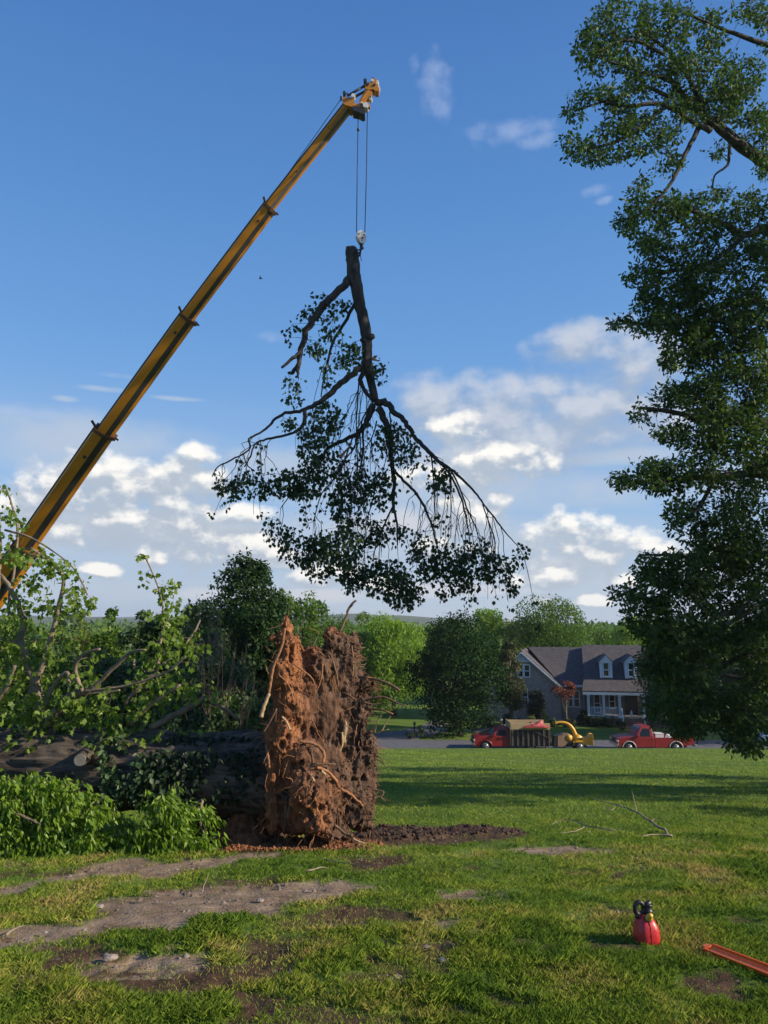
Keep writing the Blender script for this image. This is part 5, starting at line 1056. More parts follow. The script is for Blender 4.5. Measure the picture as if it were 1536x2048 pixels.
    CL = [(545, 262, 22, 18, 10), (515, 330, 38, 24, 42), (630, 300, 48, 26, 50), (598, 385, 36, 62, 62), (528, 490, 42, 32, 55), (425, 400, 36, 14, 12), (400, 440, 12, 16, 6), (680, 520, 45, 60, 115), (805, 588, 36, 28, 50), (832, 640, 14, 14, 6), (590, 600, 22, 48, 34), (425, 690, 22, 60, 40), (452, 700, 12, 40, 14),
        (590, 790, 45, 60, 100), (545, 870, 66, 66, 170), (505, 985, 45, 70, 130), (410, 835, 40, 25, 36), (272, 940, 18, 14, 10), (135, 1125, 46, 44, 62), (250, 1120, 90, 50, 150), (400, 1110, 80, 52, 160), (500, 1110, 76, 60, 210), (595, 1040, 56, 66, 120),
        (865, 890, 52, 70, 130), (945, 950, 38, 60, 80), (975, 1010, 16, 24, 16), (1045, 1010, 25, 28, 14), (1105, 1100, 50, 62, 95), (680, 1190, 74, 90, 260), (830, 1130, 56, 78, 130), (740, 1090, 58, 56, 80),
        (345, 1320, 45, 55, 60), (445, 1400, 66, 84, 190), (555, 1460, 66, 84, 220), (640, 1390, 90, 84, 270), (760, 1340, 76, 60, 130), (700, 1510, 56, 90, 230), (850, 1540, 86, 76, 260), (930, 1600, 66, 72, 240), (880, 1335, 58, 42, 56), (1050, 1450, 66, 62, 140), (1125, 1545, 88, 72, 200),
        (1250, 1480, 86, 70, 220), (1010, 1375, 38, 44, 30), (1350, 1500, 58, 62, 84), (1240, 1610, 28, 42, 30), (1420, 1555, 26, 60, 38), (1420, 1430, 60, 40, 22), (1300, 1385, 26, 28, 14), (1130, 1425, 40, 40, 28), (1470, 1470, 20, 40, 12), (1490, 1412, 8, 10, 3), (60, 1100, 14, 40, 8), (960, 1660, 20, 24, 14)]
    pc, pr = sk.cloud(); T = []
    for cx, cy, rx, ry, n in CL:
        m = max(2, int(n / 2.9)); px, py, _ = cv(cx, cy, 0); c0 = np.array(P(px, py, 19.9)[:]); j = np.argmin(((pc - c0) ** 2).sum(1)); dd = pc[j][1]
        for _ in range(m):
            a = random.random() * 2 * pi; q = random.random() ** .5
            T.append(P(px + cos(a) * q * rx * 1.22 / 2.2925, py + sin(a) * q * ry * 1.12 / 2.2925, dd + random.gauss(0, .28))[:])
    T = np.array(T); tw = grow(sk, T, up_pref=2.0, rmin=.006, rstart=.016, sag=.10, fac=1.0)
    nl = len(sk.lines)
    for _ in range(130):
        li = random.randrange(4, nl); pp = sk.lines[li][0]; a = pp[random.randrange(len(pp) // 4, len(pp))]; Lh = random.uniform(.5, 2.1); dx = random.gauss(0, .20)
        b = a + Vector((dx * Lh, random.gauss(0, .1), -Lh * .5)); c_ = b + Vector((dx * Lh * .4 + random.gauss(0, .06), 0, -Lh * .5)); tw.tube([a, a.lerp(b, .33) + Vector((dx * .35, 0, .05)), a.lerp(b, .7) + Vector((random.gauss(0, .035), 0, 0)), b, b.lerp(c_, .5) + Vector((random.gauss(0, .035), 0, 0)), c_], [.011, .011, .010, .009, .007, .005], 3, False)
        if Lh > 1.2:
            for q in range(2): e = a.lerp(b, random.random()); tw.tube([e, e + Vector((random.gauss(0, .05), 0, -.15)), e + Vector((random.gauss(0, .09), 0, -.42))], [.007, .006, .004], 3, False)
        T = np.concatenate([T, [c_[:]], [b.lerp(c_, .5)[:]]]) if random.random() < .7 else T
    tw.build('twig', M_TWIG, t, kind='stuff', keep=True)
    C, A, Nn = tuft_leaves(T, 5, .21, 1.3, .1); n = len(C); S = .118 * RNG.uniform(.6, 1.15, n); tint = np.clip(RNG.random(n) * .8 + (RNG.random(n) > .93) * .3, 0, 1)
    low = np.argsort(C[:, 2] + RNG.normal(size=n) * .8)[:280]; rest = np.ones(n, bool); rest[low] = False
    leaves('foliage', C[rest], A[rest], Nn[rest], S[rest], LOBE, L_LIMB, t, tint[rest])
    # the leaves that hang lowest are single parts sharing one mesh
    V = LOBE[0]; me = bpy.data.meshes.new('leaf'); me.from_pydata([tuple(v) for v in V], [], [tuple(f) for f in LOBE[1]]); me.materials.append(L_LIMB); at = me.attributes.new('tint', 'FLOAT', 'POINT'); at.data.foreach_set('value', np.full(len(V), .4, np.float32))
    wi = world_m(t).inverted()
    for i in low:
        a = Vector(A[i]).normalized(); b = Vector(Nn[i]).cross(a).normalized(); c = a.cross(b); M = Matrix((a, b, c)).transposed().to_4x4() @ Matrix.Scale(S[i], 4); M.translation = Vector(C[i])
        o = bpy.data.objects.new('leaf', me); COL.objects.link(o); o.parent = t; o.matrix_local = wi @ M
    fixp(t)
    # sling round the butt
    s = empty('lifting_sling', base, 'dark choker sling looped round the butt of the hoisted limb under the hook', 'sling'); sm = mat('sling_dark', (.02, .02, .03), rough=.7)
    mb = MB(); c0 = P(*cv(702, 78, 0)[:2], 20); R = tr[0] * 1.08; mb.tube([(c0.x + R * cos(a), c0.y + R * sin(a), c0.z + .09 * cos(a)) for a in np.linspace(0, 2 * pi, 21)], .028, 6); mb.tube([c0 + Vector((R * .95, -.05, .1)), P(722, 500, 19.95), P(721, 498, 20)], .026, 6); mb.tube([c0 + Vector((R * .2, -R, .1)), P(716, 500, 19.7), P(720, 499, 19.9)], .022, 6); mb.build('strap', sm, s, True, keep=True)
    mb = MB(); mb.tube([P(722, 503, 19.8), P(721, 512, 19.75), P(723, 522, 19.75)], .010, 5); mb.build('tail', sm, s, True, keep=True)
hoisted()
t = empty('flying_bird', P(521, 557, 60), 'tiny dark bird high in the sky right of the crane boom', 'bird'); mb = MB(); mb.ell((0, 0, 0), (.14, .05, .05), 8, 6); mb.ell((.15, 0, .02), (.045, .04, .04), 8, 5); mb.build('body', BLACKM, t, True)
for s in (-1, 1): mb = MB(); mb.add([(-.06, s * .03, .02), (.06, s * .03, .03), (.05, s * .2, .09), (-.03, s * .32, .06), (-.05, s * .18, .08), (-.06, s * .03, .01), (.06, s * .03, .02), (.05, s * .2, .08), (-.03, s * .32, .055), (-.05, s * .18, .07)], [(0, 1, 2, 3, 4), (9, 8, 7, 6, 5)] + [(k, (k + 1) % 5, (k + 1) % 5 + 5, k + 5) for k in range(5)]); mb.build('wing', BLACKM, t)
# ------------------------------------------------------------------ fallen tree: trunk, root plate, standing limbs
FT = empty('fallen_tree', (P(560, 1600, 11).x, 11.2, g1(-1.5, 11)), 'huge uprooted tree lying to the left with its clay covered root plate standing on edge', 'fallen tree')
M_LOG = mat('log_bark', (.022, .016, .012), (.13, .10, .074), 9, .95, .9, 18, stretch=(.22, 1.3, 1.3), bdist=.03)
M_LIMB = mat('limb_bark', (.12, .088, .058), (.24, .185, .13), 7, .85, .3, 20)
def log():
    pts, rr = spline([P(600, 1552, 11.35), P(500, 1550, 11.45), P(400, 1545, 11.5), P(250, 1536, 11.6), P(100, 1528, 11.7), P(-60, 1520, 11.8), P(-260, 1512, 12.0), P(-480, 1500, 12.3)], [.62, .60, .57, .56, .55, .54, .50, .45], 40)
    n = len(pts); k = 72; A = np.linspace(0, 2 * pi, k, endpoint=False); V = []; p = np.array([q[:] for q in pts]); r = np.array(rr)
    aa, ii = np.meshgrid(A, np.arange(n)); base = p[ii.ravel()]; rad = r[ii.ravel()]; ang = aa.ravel(); s = ii.ravel() * .045
    q = np.stack([s * 1.2 + 0, np.cos(ang) * 5.5, np.sin(ang) * 5.5], 1); w = vnoise(q * .5, 2) * 2
    q = q * [1, 1.6, 1.6]; rid = np.abs(fbm(q + w[:, None] * .6, 3, 5) - .5) * 2; big = fbm(np.stack([s * .8, np.cos(ang), np.sin(ang)], 1), 3, 8) - .5
    rad = rad * (1 + .14 * big) + .12 * (rid - .35) + .02 * (vnoise(q * 3, 9) - .5)
    V = base + np.stack([np.zeros_like(ang), -np.cos(ang) * rad, np.sin(ang) * rad], 1); idx = np.arange(n * k).reshape(n, k)
    nx = np.roll(idx, -1, 1); Fq = np.stack([idx[:-1], nx[:-1], nx[1:], idx[1:]], -1).reshape(-1, 4)
    o = np_mesh('trunk', V, Fq, M_LOG, FT, True)
    md = o.modifiers  # bark relief is in the mesh itself
    # sawn stub facing the viewer
    a = P(178, 1510, 11.25); b = P(160, 1520, 10.85); mb = MB(); mb.tube([a, a.lerp(b, .5), b], [.13, .10, .085], 18); mb.build('stub', M_LOG, FT, True, keep=True)
    ax = (b - a).normalized(); mb = MB(); mb.tube([b, b + ax * .012], [.08, .078], 20); o = mb.build('cut_face', mat('cut_wood', (.13, .12, .10), (.20, .185, .16), 9, .85, stretch=(1, 1, 1)), FT, keep=True)
    # torn bark patch
    mb = MB(); mb.ell(P(196, 1518, 11.05), (.10, .05, .10), 10, 6, .25); mb.build('torn_bark', mat('torn_wood', (.07, .04, .022), (.13, .075, .045), 12, .9), FT, True, keep=True)
log()

ZS = 3.7925
zc = lambda x, y: (440 + x / ZS, 1180 + y / ZS)
def rootplate():
    d0 = 10.95
    B = [(575, 860, 165, 430, .08, .26), (905, 960, 190, 590, .26, .22), (720, 1500, 290, 330, -.02, .30), (1045, 1420, 140, 370, .22, .26), (620, 1700, 210, 150, .0, .28), (500, 300, 48, 110, .0, .13), (478, 400, 62, 100, -.02, .17), (395, 372, 42, 42, -.05, .10), (530, 450, 92, 100, 0, .25), (505, 640, 132, 180, 0, .32), (545, 880, 150, 190, .02, .32), (478, 1130, 118, 190, -.10, .30), (400, 1400, 52, 230, -.16, .14), (398, 1660, 52, 170, -.22, .16), (420, 1500, 60, 200, -.05, .16),
         (620, 1300, 150, 180, -.12, .30), (560, 1430, 90, 150, .02, .25), (690, 1520, 150, 200, -.26, .32), (740, 1740, 128, 110, -.30, .28), (640, 1700, 70, 120, -.20, .2), (560, 1620, 60, 160, .10, .2), (820, 1600, 90, 120, -.2, .25),
         (840, 360, 56, 90, .15, .2), (900, 420, 120, 110, .22, .2), (1000, 380, 48, 80, .32, .14), (1030, 480, 40, 100, .4, .14), (760, 570, 140, 150, .14, .28), (900, 620, 130, 160, .3, .22), (700, 480, 70, 70, .1, .2),
         (780, 920, 150, 300, .16, .20), (790, 1120, 140, 210, .16, .20), (930, 900, 120, 300, .55, .16), (980, 1200, 110, 260, .45, .18), (860, 1320, 90, 200, .2, .18),
         (1060, 720, 70, 110, .34, .24), (1130, 700, 70, 50, .30, .14), (1060, 930, 70, 190, .30, .26), (1065, 1180, 72, 180, .26, .28), (1140, 1150, 46, 90, .22, .14), (1050, 1400, 90, 200, .28, .28), (1000, 1600, 150, 170, .16, .30), (1080, 1660, 92, 160, .15, .28), (930, 1760, 120, 60, .0, .22), (840, 1850, 110, 40, -.2, .2), (1120, 1780, 60, 40, .1, .15),
         (700, 1150, 330, 560, .75, .30), (480, 900, 100, 300, .4, .25), (420, 1250, 110, 300, .35, .25), (360, 1600, 90, 200, .25, .2), (620, 1780, 200, 60, .2, .3)]
    mb = MB()
    for x, y, rx, ry, dz, rd in B:
        d = d0 + dz; u = d / F * 1.03 / ZS; px, py = zc(x, y); mb.ell(P(px, py, d), (rx * u, rd, ry * u), 14, 10)
    me = mb.mesh('blobs', M_BARK); o = bpy.data.objects.new('blobs', me); COL.objects.link(o); md = o.modifiers.new('r', 'REMESH'); md.mode = 'VOXEL'; md.voxel_size = .021; md.adaptivity = 0
    dg = bpy.context.evaluated_depsgraph_get(); ev = bpy.data.meshes.new_from_object(o.evaluated_get(dg)); bpy.data.objects.remove(o)
    n = len(ev.vertices); V = np.zeros(n * 3); ev.vertices.foreach_get('co', V); V = V.reshape(-1, 3); Nn = np.zeros(n * 3); ev.vertices.foreach_get('normal', Nn); Nn = Nn.reshape(-1, 3)
    q = np.zeros(len(ev.loops), np.int32); ev.loops.foreach_get('vertex_index', q); Fq = q.reshape(-1, 4)
    # smoother plane of rotten wood in the middle right; clay elsewhere
    pl = (P(*zc(800, 950), d0).x, P(*zc(800, 950), d0).z); wood = np.exp(-(((V[:, 0] - pl[0]) / .33) ** 2 + ((V[:, 2] - pl[1]) / .75) ** 2) ** 1.5)
    lump = fbm(V * [5.5, 5.5, 4.5], 4, 3) - .5; fib = np.abs(fbm(V * [17, 17, 4.0] + lump[:, None] * 3, 3, 7) - .5) * 2; fine = fbm(V * 26, 3, 9) - .5; pits = smooth((vnoise(V * [11, 11, 8], 21) - .62) / .2)
    amp = 1 - .75 * wood
    grit_ = np.abs(fbm(V * [34, 34, 15], 2, 29) - .5) * 2; disp = (grit_ - .4) * .03 * amp + lump * .15 * amp + (fib - .4) * .07 * (1 - .7 * wood) + fine * .05 * amp - pits * .07 * amp + (vnoise(V * [30, 30, 3], 4) - .5) * .03 * wood
    V = V + Nn * disp[:, None]
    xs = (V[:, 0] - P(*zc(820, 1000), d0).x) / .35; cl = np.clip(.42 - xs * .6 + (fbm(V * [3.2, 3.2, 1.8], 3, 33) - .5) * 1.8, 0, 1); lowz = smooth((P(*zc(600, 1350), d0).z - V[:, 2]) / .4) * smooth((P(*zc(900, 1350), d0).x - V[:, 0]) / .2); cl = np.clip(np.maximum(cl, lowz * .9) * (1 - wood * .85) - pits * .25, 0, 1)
    m = bpy.data.materials.new('root_clay'); m.use_nodes = True; nt = m.node_tree; N = nt.nodes; L = nt.links; b = N['Principled BSDF']; b.inputs['Roughness'].default_value = .95; b.inputs['Specular IOR Level'].default_value = .15
    tc = N.new('ShaderNodeTexCoord'); nz = N.new('ShaderNodeTexNoise'); nz.inputs['Scale'].default_value = 11; nz.inputs['Detail'].default_value = 8; mp = N.new('ShaderNodeMapping'); mp.inputs['Scale'].default_value = (1, 1, .35); L.new(tc.outputs['Object'], mp.inputs[0]); L.new(mp.outputs[0], nz.inputs['Vector'])
    def ramp(f, a, ca, bb, cb):
        r = N.new('ShaderNodeValToRGB'); r.color_ramp.elements[0].position = a; r.color_ramp.elements[1].position = bb; r.color_ramp.elements[0].color = tuple(ca) + (1,); r.color_ramp.elements[1].color = tuple(cb) + (1,); L.new(f, r.inputs[0]); return r.outputs[0]
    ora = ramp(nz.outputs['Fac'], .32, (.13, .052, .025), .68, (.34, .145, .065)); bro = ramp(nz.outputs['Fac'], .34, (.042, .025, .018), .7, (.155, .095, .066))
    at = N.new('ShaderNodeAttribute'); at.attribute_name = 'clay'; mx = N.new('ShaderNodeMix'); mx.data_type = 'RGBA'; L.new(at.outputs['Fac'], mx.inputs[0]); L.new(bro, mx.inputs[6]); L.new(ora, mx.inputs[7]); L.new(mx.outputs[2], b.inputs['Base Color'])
    n4 = N.new('ShaderNodeTexNoise'); n4.inputs['Scale'].default_value = 55; n4.inputs['Detail'].default_value = 6; L.new(mp.outputs[0], n4.inputs['Vector']); bp = N.new('ShaderNodeBump'); bp.inputs['Strength'].default_value = .9; bp.inputs['Distance'].default_value = .02; L.new(n4.outputs['Fac'], bp.inputs['Height']); L.new(bp.outputs[0], b.inputs['Normal'])
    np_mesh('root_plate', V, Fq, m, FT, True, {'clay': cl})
    # crumbs of clay over the plate, and where they have dropped at its foot
    ok = np.where((Nn[:, 1] < .3))[0]; k = RNG.choice(ok, 5200); k = k[wood[k] < .3]; C = V[k] + Nn[k] * .004
    gx = RNG.uniform(P(455, 1690, 10.6).x, P(745, 1690, 10.6).x, 1500); gy = 10.55 + RNG.normal(size=1500) * .16; gzz = gz(gx, gy) + .015; C = np.concatenate([C, np.stack([gx, gy, gzz], 1)]); clc = np.concatenate([cl[k], np.clip(.8 - (gx + 1) * .5 + RNG.normal(size=1500) * .2, 0, 1)])
    bm = bmesh.new(); bmesh.ops.create_icosphere(bm, subdivisions=1, radius=1); iv = np.array([v.co[:] for v in bm.verts]); fi = np.array([[v.index for v in f.verts] for f in bm.faces]); bm.free()
    nn = len(C); S = (RNG.pareto(2.2, nn) * .006 + .005).clip(.005, .026)[:, None] * RNG.uniform(.5, 1.5, (nn, 3)); VV = C[:, None, :] + iv[None] * S[:, None, :] * RNG.uniform(.7, 1.25, (nn, len(iv), 1)); FF = (fi[None] + (np.arange(nn) * len(iv))[:, None, None]).reshape(-1, 3)
    np_mesh('clay_crumbs', VV.reshape(-1, 3), FF, m, FT, False, {'clay': np.repeat(clc, len(iv))}, 'stuff')
    # roots
    RP = mat('root_pale', (.32, .20, .10), (.48, .33, .18), 9, .8, .4, 30); RB = mat('root_brown', (.10, .055, .032), (.20, .12, .075), 9, .9, .5, 30); RO = mat('root_clayed', (.20, .085, .035), (.34, .16, .075), 9, .95, .6, 30)
    R = [([(490, 290, 13), (470, 420, 15), (412, 560, 16), (385, 680, 15), (370, 790, 13)], -.42, -.40, RO), ([(371, 786, 13), (335, 880, 14), (312, 965, 16)], -.40, -.42, RP),
         ([(905, 320, 13), (950, 220, 12), (983, 132, 12), (1032, 78, 8)], .1, .05, RB), ([(983, 135, 6), (1005, 118, 3), (1012, 95, 2)], .07, .0, RB), ([(640, 480, 5), (680, 400, 4), (718, 320, 2)], 0, -.1, RB),
         ([(1040, 650, 11), (1180, 680, 12), (1285, 712, 13), (1362, 762, 9)], .2, -.05, RB), ([(1120, 830, 10), (1230, 812, 9), (1330, 848, 6), (1425, 890, 3)], .2, .0, RB), ([(1100, 905, 9), (1220, 908, 8), (1312, 942, 5)], .2, .1, RO), ([(1060, 740, 8), (1120, 640, 6), (1145, 622, 3)], .2, .1, RB), ([(1170, 1085, 6), (1195, 1000, 5), (1222, 955, 3)], .1, .0, RP), ([(1190, 1085, 6), (1240, 1064, 5), (1278, 1058, 4)], .1, .0, RP), ([(1225, 1070, 5), (1262, 1005, 4), (1292, 958, 3)], .05, .0, RP),
         ([(1090, 850, 7), (1170, 870, 6), (1250, 860, 4), (1300, 900, 2)], .15, .1, RB), ([(1100, 760, 5), (1200, 720, 4), (1260, 740, 2)], .1, 0, RO),
         ([(1150, 1240, 5), (1215, 1268, 4), (1250, 1332, 3)], .2, .1, RB), ([(1130, 1300, 4), (1200, 1290, 3), (1262, 1342, 2)], .2, .1, RB), ([(1140, 1510, 5), (1240, 1530, 5), (1222, 1572, 4), (1256, 1606, 3)], .1, .0, RB), ([(1090, 1750, 7), (1180, 1742, 5), (1222, 1782, 3)], .0, -.1, RB),
         ([(340, 1110, 6), (285, 1118, 5), (250, 1150, 3)], 0, -.1, RB), ([(350, 1170, 10), (368, 1280, 9), (372, 1350, 8)], -.3, -.34, RO), ([(500, 1560, 7), (497, 1700, 7), (480, 1835, 6)], -.25, -.3, RB), ([(556, 1540, 10), (530, 1640, 10), (505, 1735, 8)], -.3, -.34, RB), ([(300, 1640, 6), (240, 1610, 4), (215, 1560, 3)], -.1, -.2, RB),
         ([(600, 1150, 14), (700, 1165, 15), (765, 1200, 14), (790, 1260, 14), (782, 1310, 12)], -.30, -.40, RO), ([(660, 1330, 8), (760, 1318, 8), (880, 1322, 6)], -.35, -.30, RB), ([(735, 1345, 17), (812, 1378, 16), (872, 1432, 14), (905, 1495, 14), (1000, 1560, 13), (1085, 1640, 9)], -.40, -.15, RO), ([(770, 1370, 9), (800, 1400, 8)], -.50, -.48, RP), ([(690, 1400, 8), (715, 1450, 7)], -.46, -.5, RP),
         ([(870, 1780, 10), (945, 1845, 9), (1002, 1862, 8)], -.40, -.50, RB), ([(1008, 1888, 7), (1050, 1908, 7), (1092, 1922, 5)], -.55, -.6, RP), ([(560, 560, 6), (640, 620, 6), (705, 680, 5), (722, 790, 4)], -.30, -.2, RO), ([(440, 640, 5), (520, 720, 5), (560, 840, 4)], -.34, -.34, RO), ([(470, 960, 8), (510, 1010, 8), (528, 1060, 7)], -.36, -.40, RP), ([(780, 560, 7), (760, 700, 6), (700, 800, 5)], -.18, -.1, RO), ([(840, 500, 8), (880, 620, 8), (900, 740, 6)], 0, .0, RB), ([(1000, 420, 8), (1010, 560, 8), (1000, 700, 7)], .15, .15, RB),
         ([(430, 900, 5), (380, 1000, 5), (330, 1080, 4)], -.3, -.35, RB), ([(945, 950, 17), (950, 1060, 18), (935, 1160, 15)], .10, .05, mat('slab_wood', (.20, .15, .09), (.30, .23, .14), 6, .9, .4, 18, stretch=(1, 1, .2))), ([(925, 1080, 9), (930, 1160, 8), (900, 1240, 6)], .02, -.02, RP)]
    for pl, a, b_, mt in R:
        pts = [P(*zc(x, y), d0 + a + (b_ - a) * i / (len(pl) - 1)) for i, (x, y, r) in enumerate(pl)]; p, r = spline(pts, [min(q[2], 9.5 + .25 * (q[2] - 9.5)) / ZS / F * d0 * 1.0 if mt is RO or mt is RB else q[2] / ZS / F * d0 for q in pl], 5, .16); mb = MB(); mb.tube(p, r, 8); mb.build('root', mt, FT, True, keep=True)
    # fine rootlets running over the clay and fringing the edge
    mb = MB(); ok = np.where(Nn[:, 1] < .1)[0]
    for i in RNG.choice(ok, 430):
        p = Vector(V[i]); nn_ = Vector(Nn[i]); pts = [p]; dr = Vector((random.gauss(0, .6), random.gauss(0, .3) - .1, random.gauss(0, 1))).normalized()
        for _ in range(4):
            dr = (dr + Vector((random.gauss(0, .18), random.gauss(0, .12), random.gauss(0, .18) - .12))).normalized(); pts.append(pts[-1] + dr * random.uniform(.03, .09) + nn_ * random.uniform(0, .02))
        r = random.uniform(.0025, .006); mb.tube(pts, [r, r, r * .8, r * .6, r * .3], 3, False)
    mb.build('rootlets', RO, FT, kind='stuff', keep=True); mb = MB()
    ed = np.where((Nn[:, 0] > .5) & (V[:, 2] > P(*zc(1100, 1700), d0).z) & (V[:, 0] > P(*zc(1020, 1000), d0).x))[0]
    for i in RNG.choice(ed, 260):
        p = Vector(V[i]); dr = Vector((random.uniform(.4, 1), random.gauss(0, .4), random.gauss(0, .6))).normalized(); pts = [p]
        for _ in range(4): dr = (dr + Vector((random.gauss(0, .3), random.gauss(0, .3), random.gauss(0, .3) - .08))).normalized(); pts.append(pts[-1] + dr * random.uniform(.015, .06))
        r = random.uniform(.0025, .0065); mb.tube(pts, [r, r, r * .8, r * .6, r * .3], 3, False)
    mb.build('rootlets', RB, FT, kind='stuff', keep=True)
    DSOIL = mat('dark_soil', (.022, .012, .008), (.085, .045, .027), 9, .95, .6, 40)
    # loose soil: the mound left of the plate and the torn strip right of it
    def heap(name, label, cx, cy, hx, hy, hh, clay, seed, npeak=3):
        c = G(cx, cy); ux = hx / F * c.y; n = 70; g = np.linspace(-1, 1, n); gx, gy = np.meshgrid(g, g); X = c.x + gx.ravel() * ux * 1.15; Y = c.y + gy.ravel() * hy * 1.15
        r = np.sqrt(gx.ravel() ** 2 + gy.ravel() ** 2); k = np.clip(1 - r, 0, 1); h = hh * k ** .8 * (.2 + 1.5 * n2(X, Y, 4.2, 4, seed)) + .05 * (n2(X, Y, 14, 3, seed + 1) - .4) * (k > 0)
        Z = gz(X, Y) - .06 + np.where(r < 1, h + .05 * smooth(k * 5), 0); idx = np.arange(n * n).reshape(n, n); Fq = np.stack([idx[:-1, :-1], idx[:-1, 1:], idx[1:, 1:], idx[1:, :-1]], -1).reshape(-1, 4)
        mh = m if clay > .1 else DSOIL; t = empty(name, (c.x, c.y, c.z), label, 'soil heap'); o = np_mesh('soil', np.stack([X, Y, Z], 1), Fq, mh, t, True, {'clay': np.clip(clay + (n2(X, Y, 4, 3, seed + 5) - .5) * .7, 0, 1)})
        kk = RNG.integers(0, len(X), 900); kk = kk[r[kk] < .95]; nn = len(kk); Cc = np.stack([X, Y, Z], 1)[kk] + [0, 0, .008]; S = (RNG.pareto(2.0, nn) * .008 + .005).clip(.005, .034)[:, None] * RNG.uniform(.6, 1.3, (nn, 3)); VV = Cc[:, None, :] + iv[None] * S[:, None, :] * RNG.uniform(.7, 1.25, (nn, len(iv), 1)); FF = (fi[None] + (np.arange(nn) * len(iv))[:, None, None]).reshape(-1, 3)
        np_mesh('clods', VV.reshape(-1, 3), FF, mh, t, False, {'clay': np.clip(np.repeat(clay + RNG.normal(size=nn) * .25, len(iv)), 0, 1)}, 'stuff')
    heap('soil_heap', 'orange clay heap at the left foot of the root plate', 482, 1684, 46, .35, .46, .75, 3)
    heap('soil_heap', 'dark soil turned up beside the root plate, next to it on the right', 800, 1672, 95, .42, .15, .02, 13); heap('soil_heap', 'dark clods at the far right end of the torn up strip', 945, 1664, 92, .38, .11, .0, 23); heap('soil_heap', 'dark earth banked under the trunk behind the front boughs', 470, 1668, 110, .5, .50, .15, 43)
    heap('soil_heap', 'low brown soil under the front of the root plate', 640, 1688, 120, .30, .12, .55, 33)
rootplate()

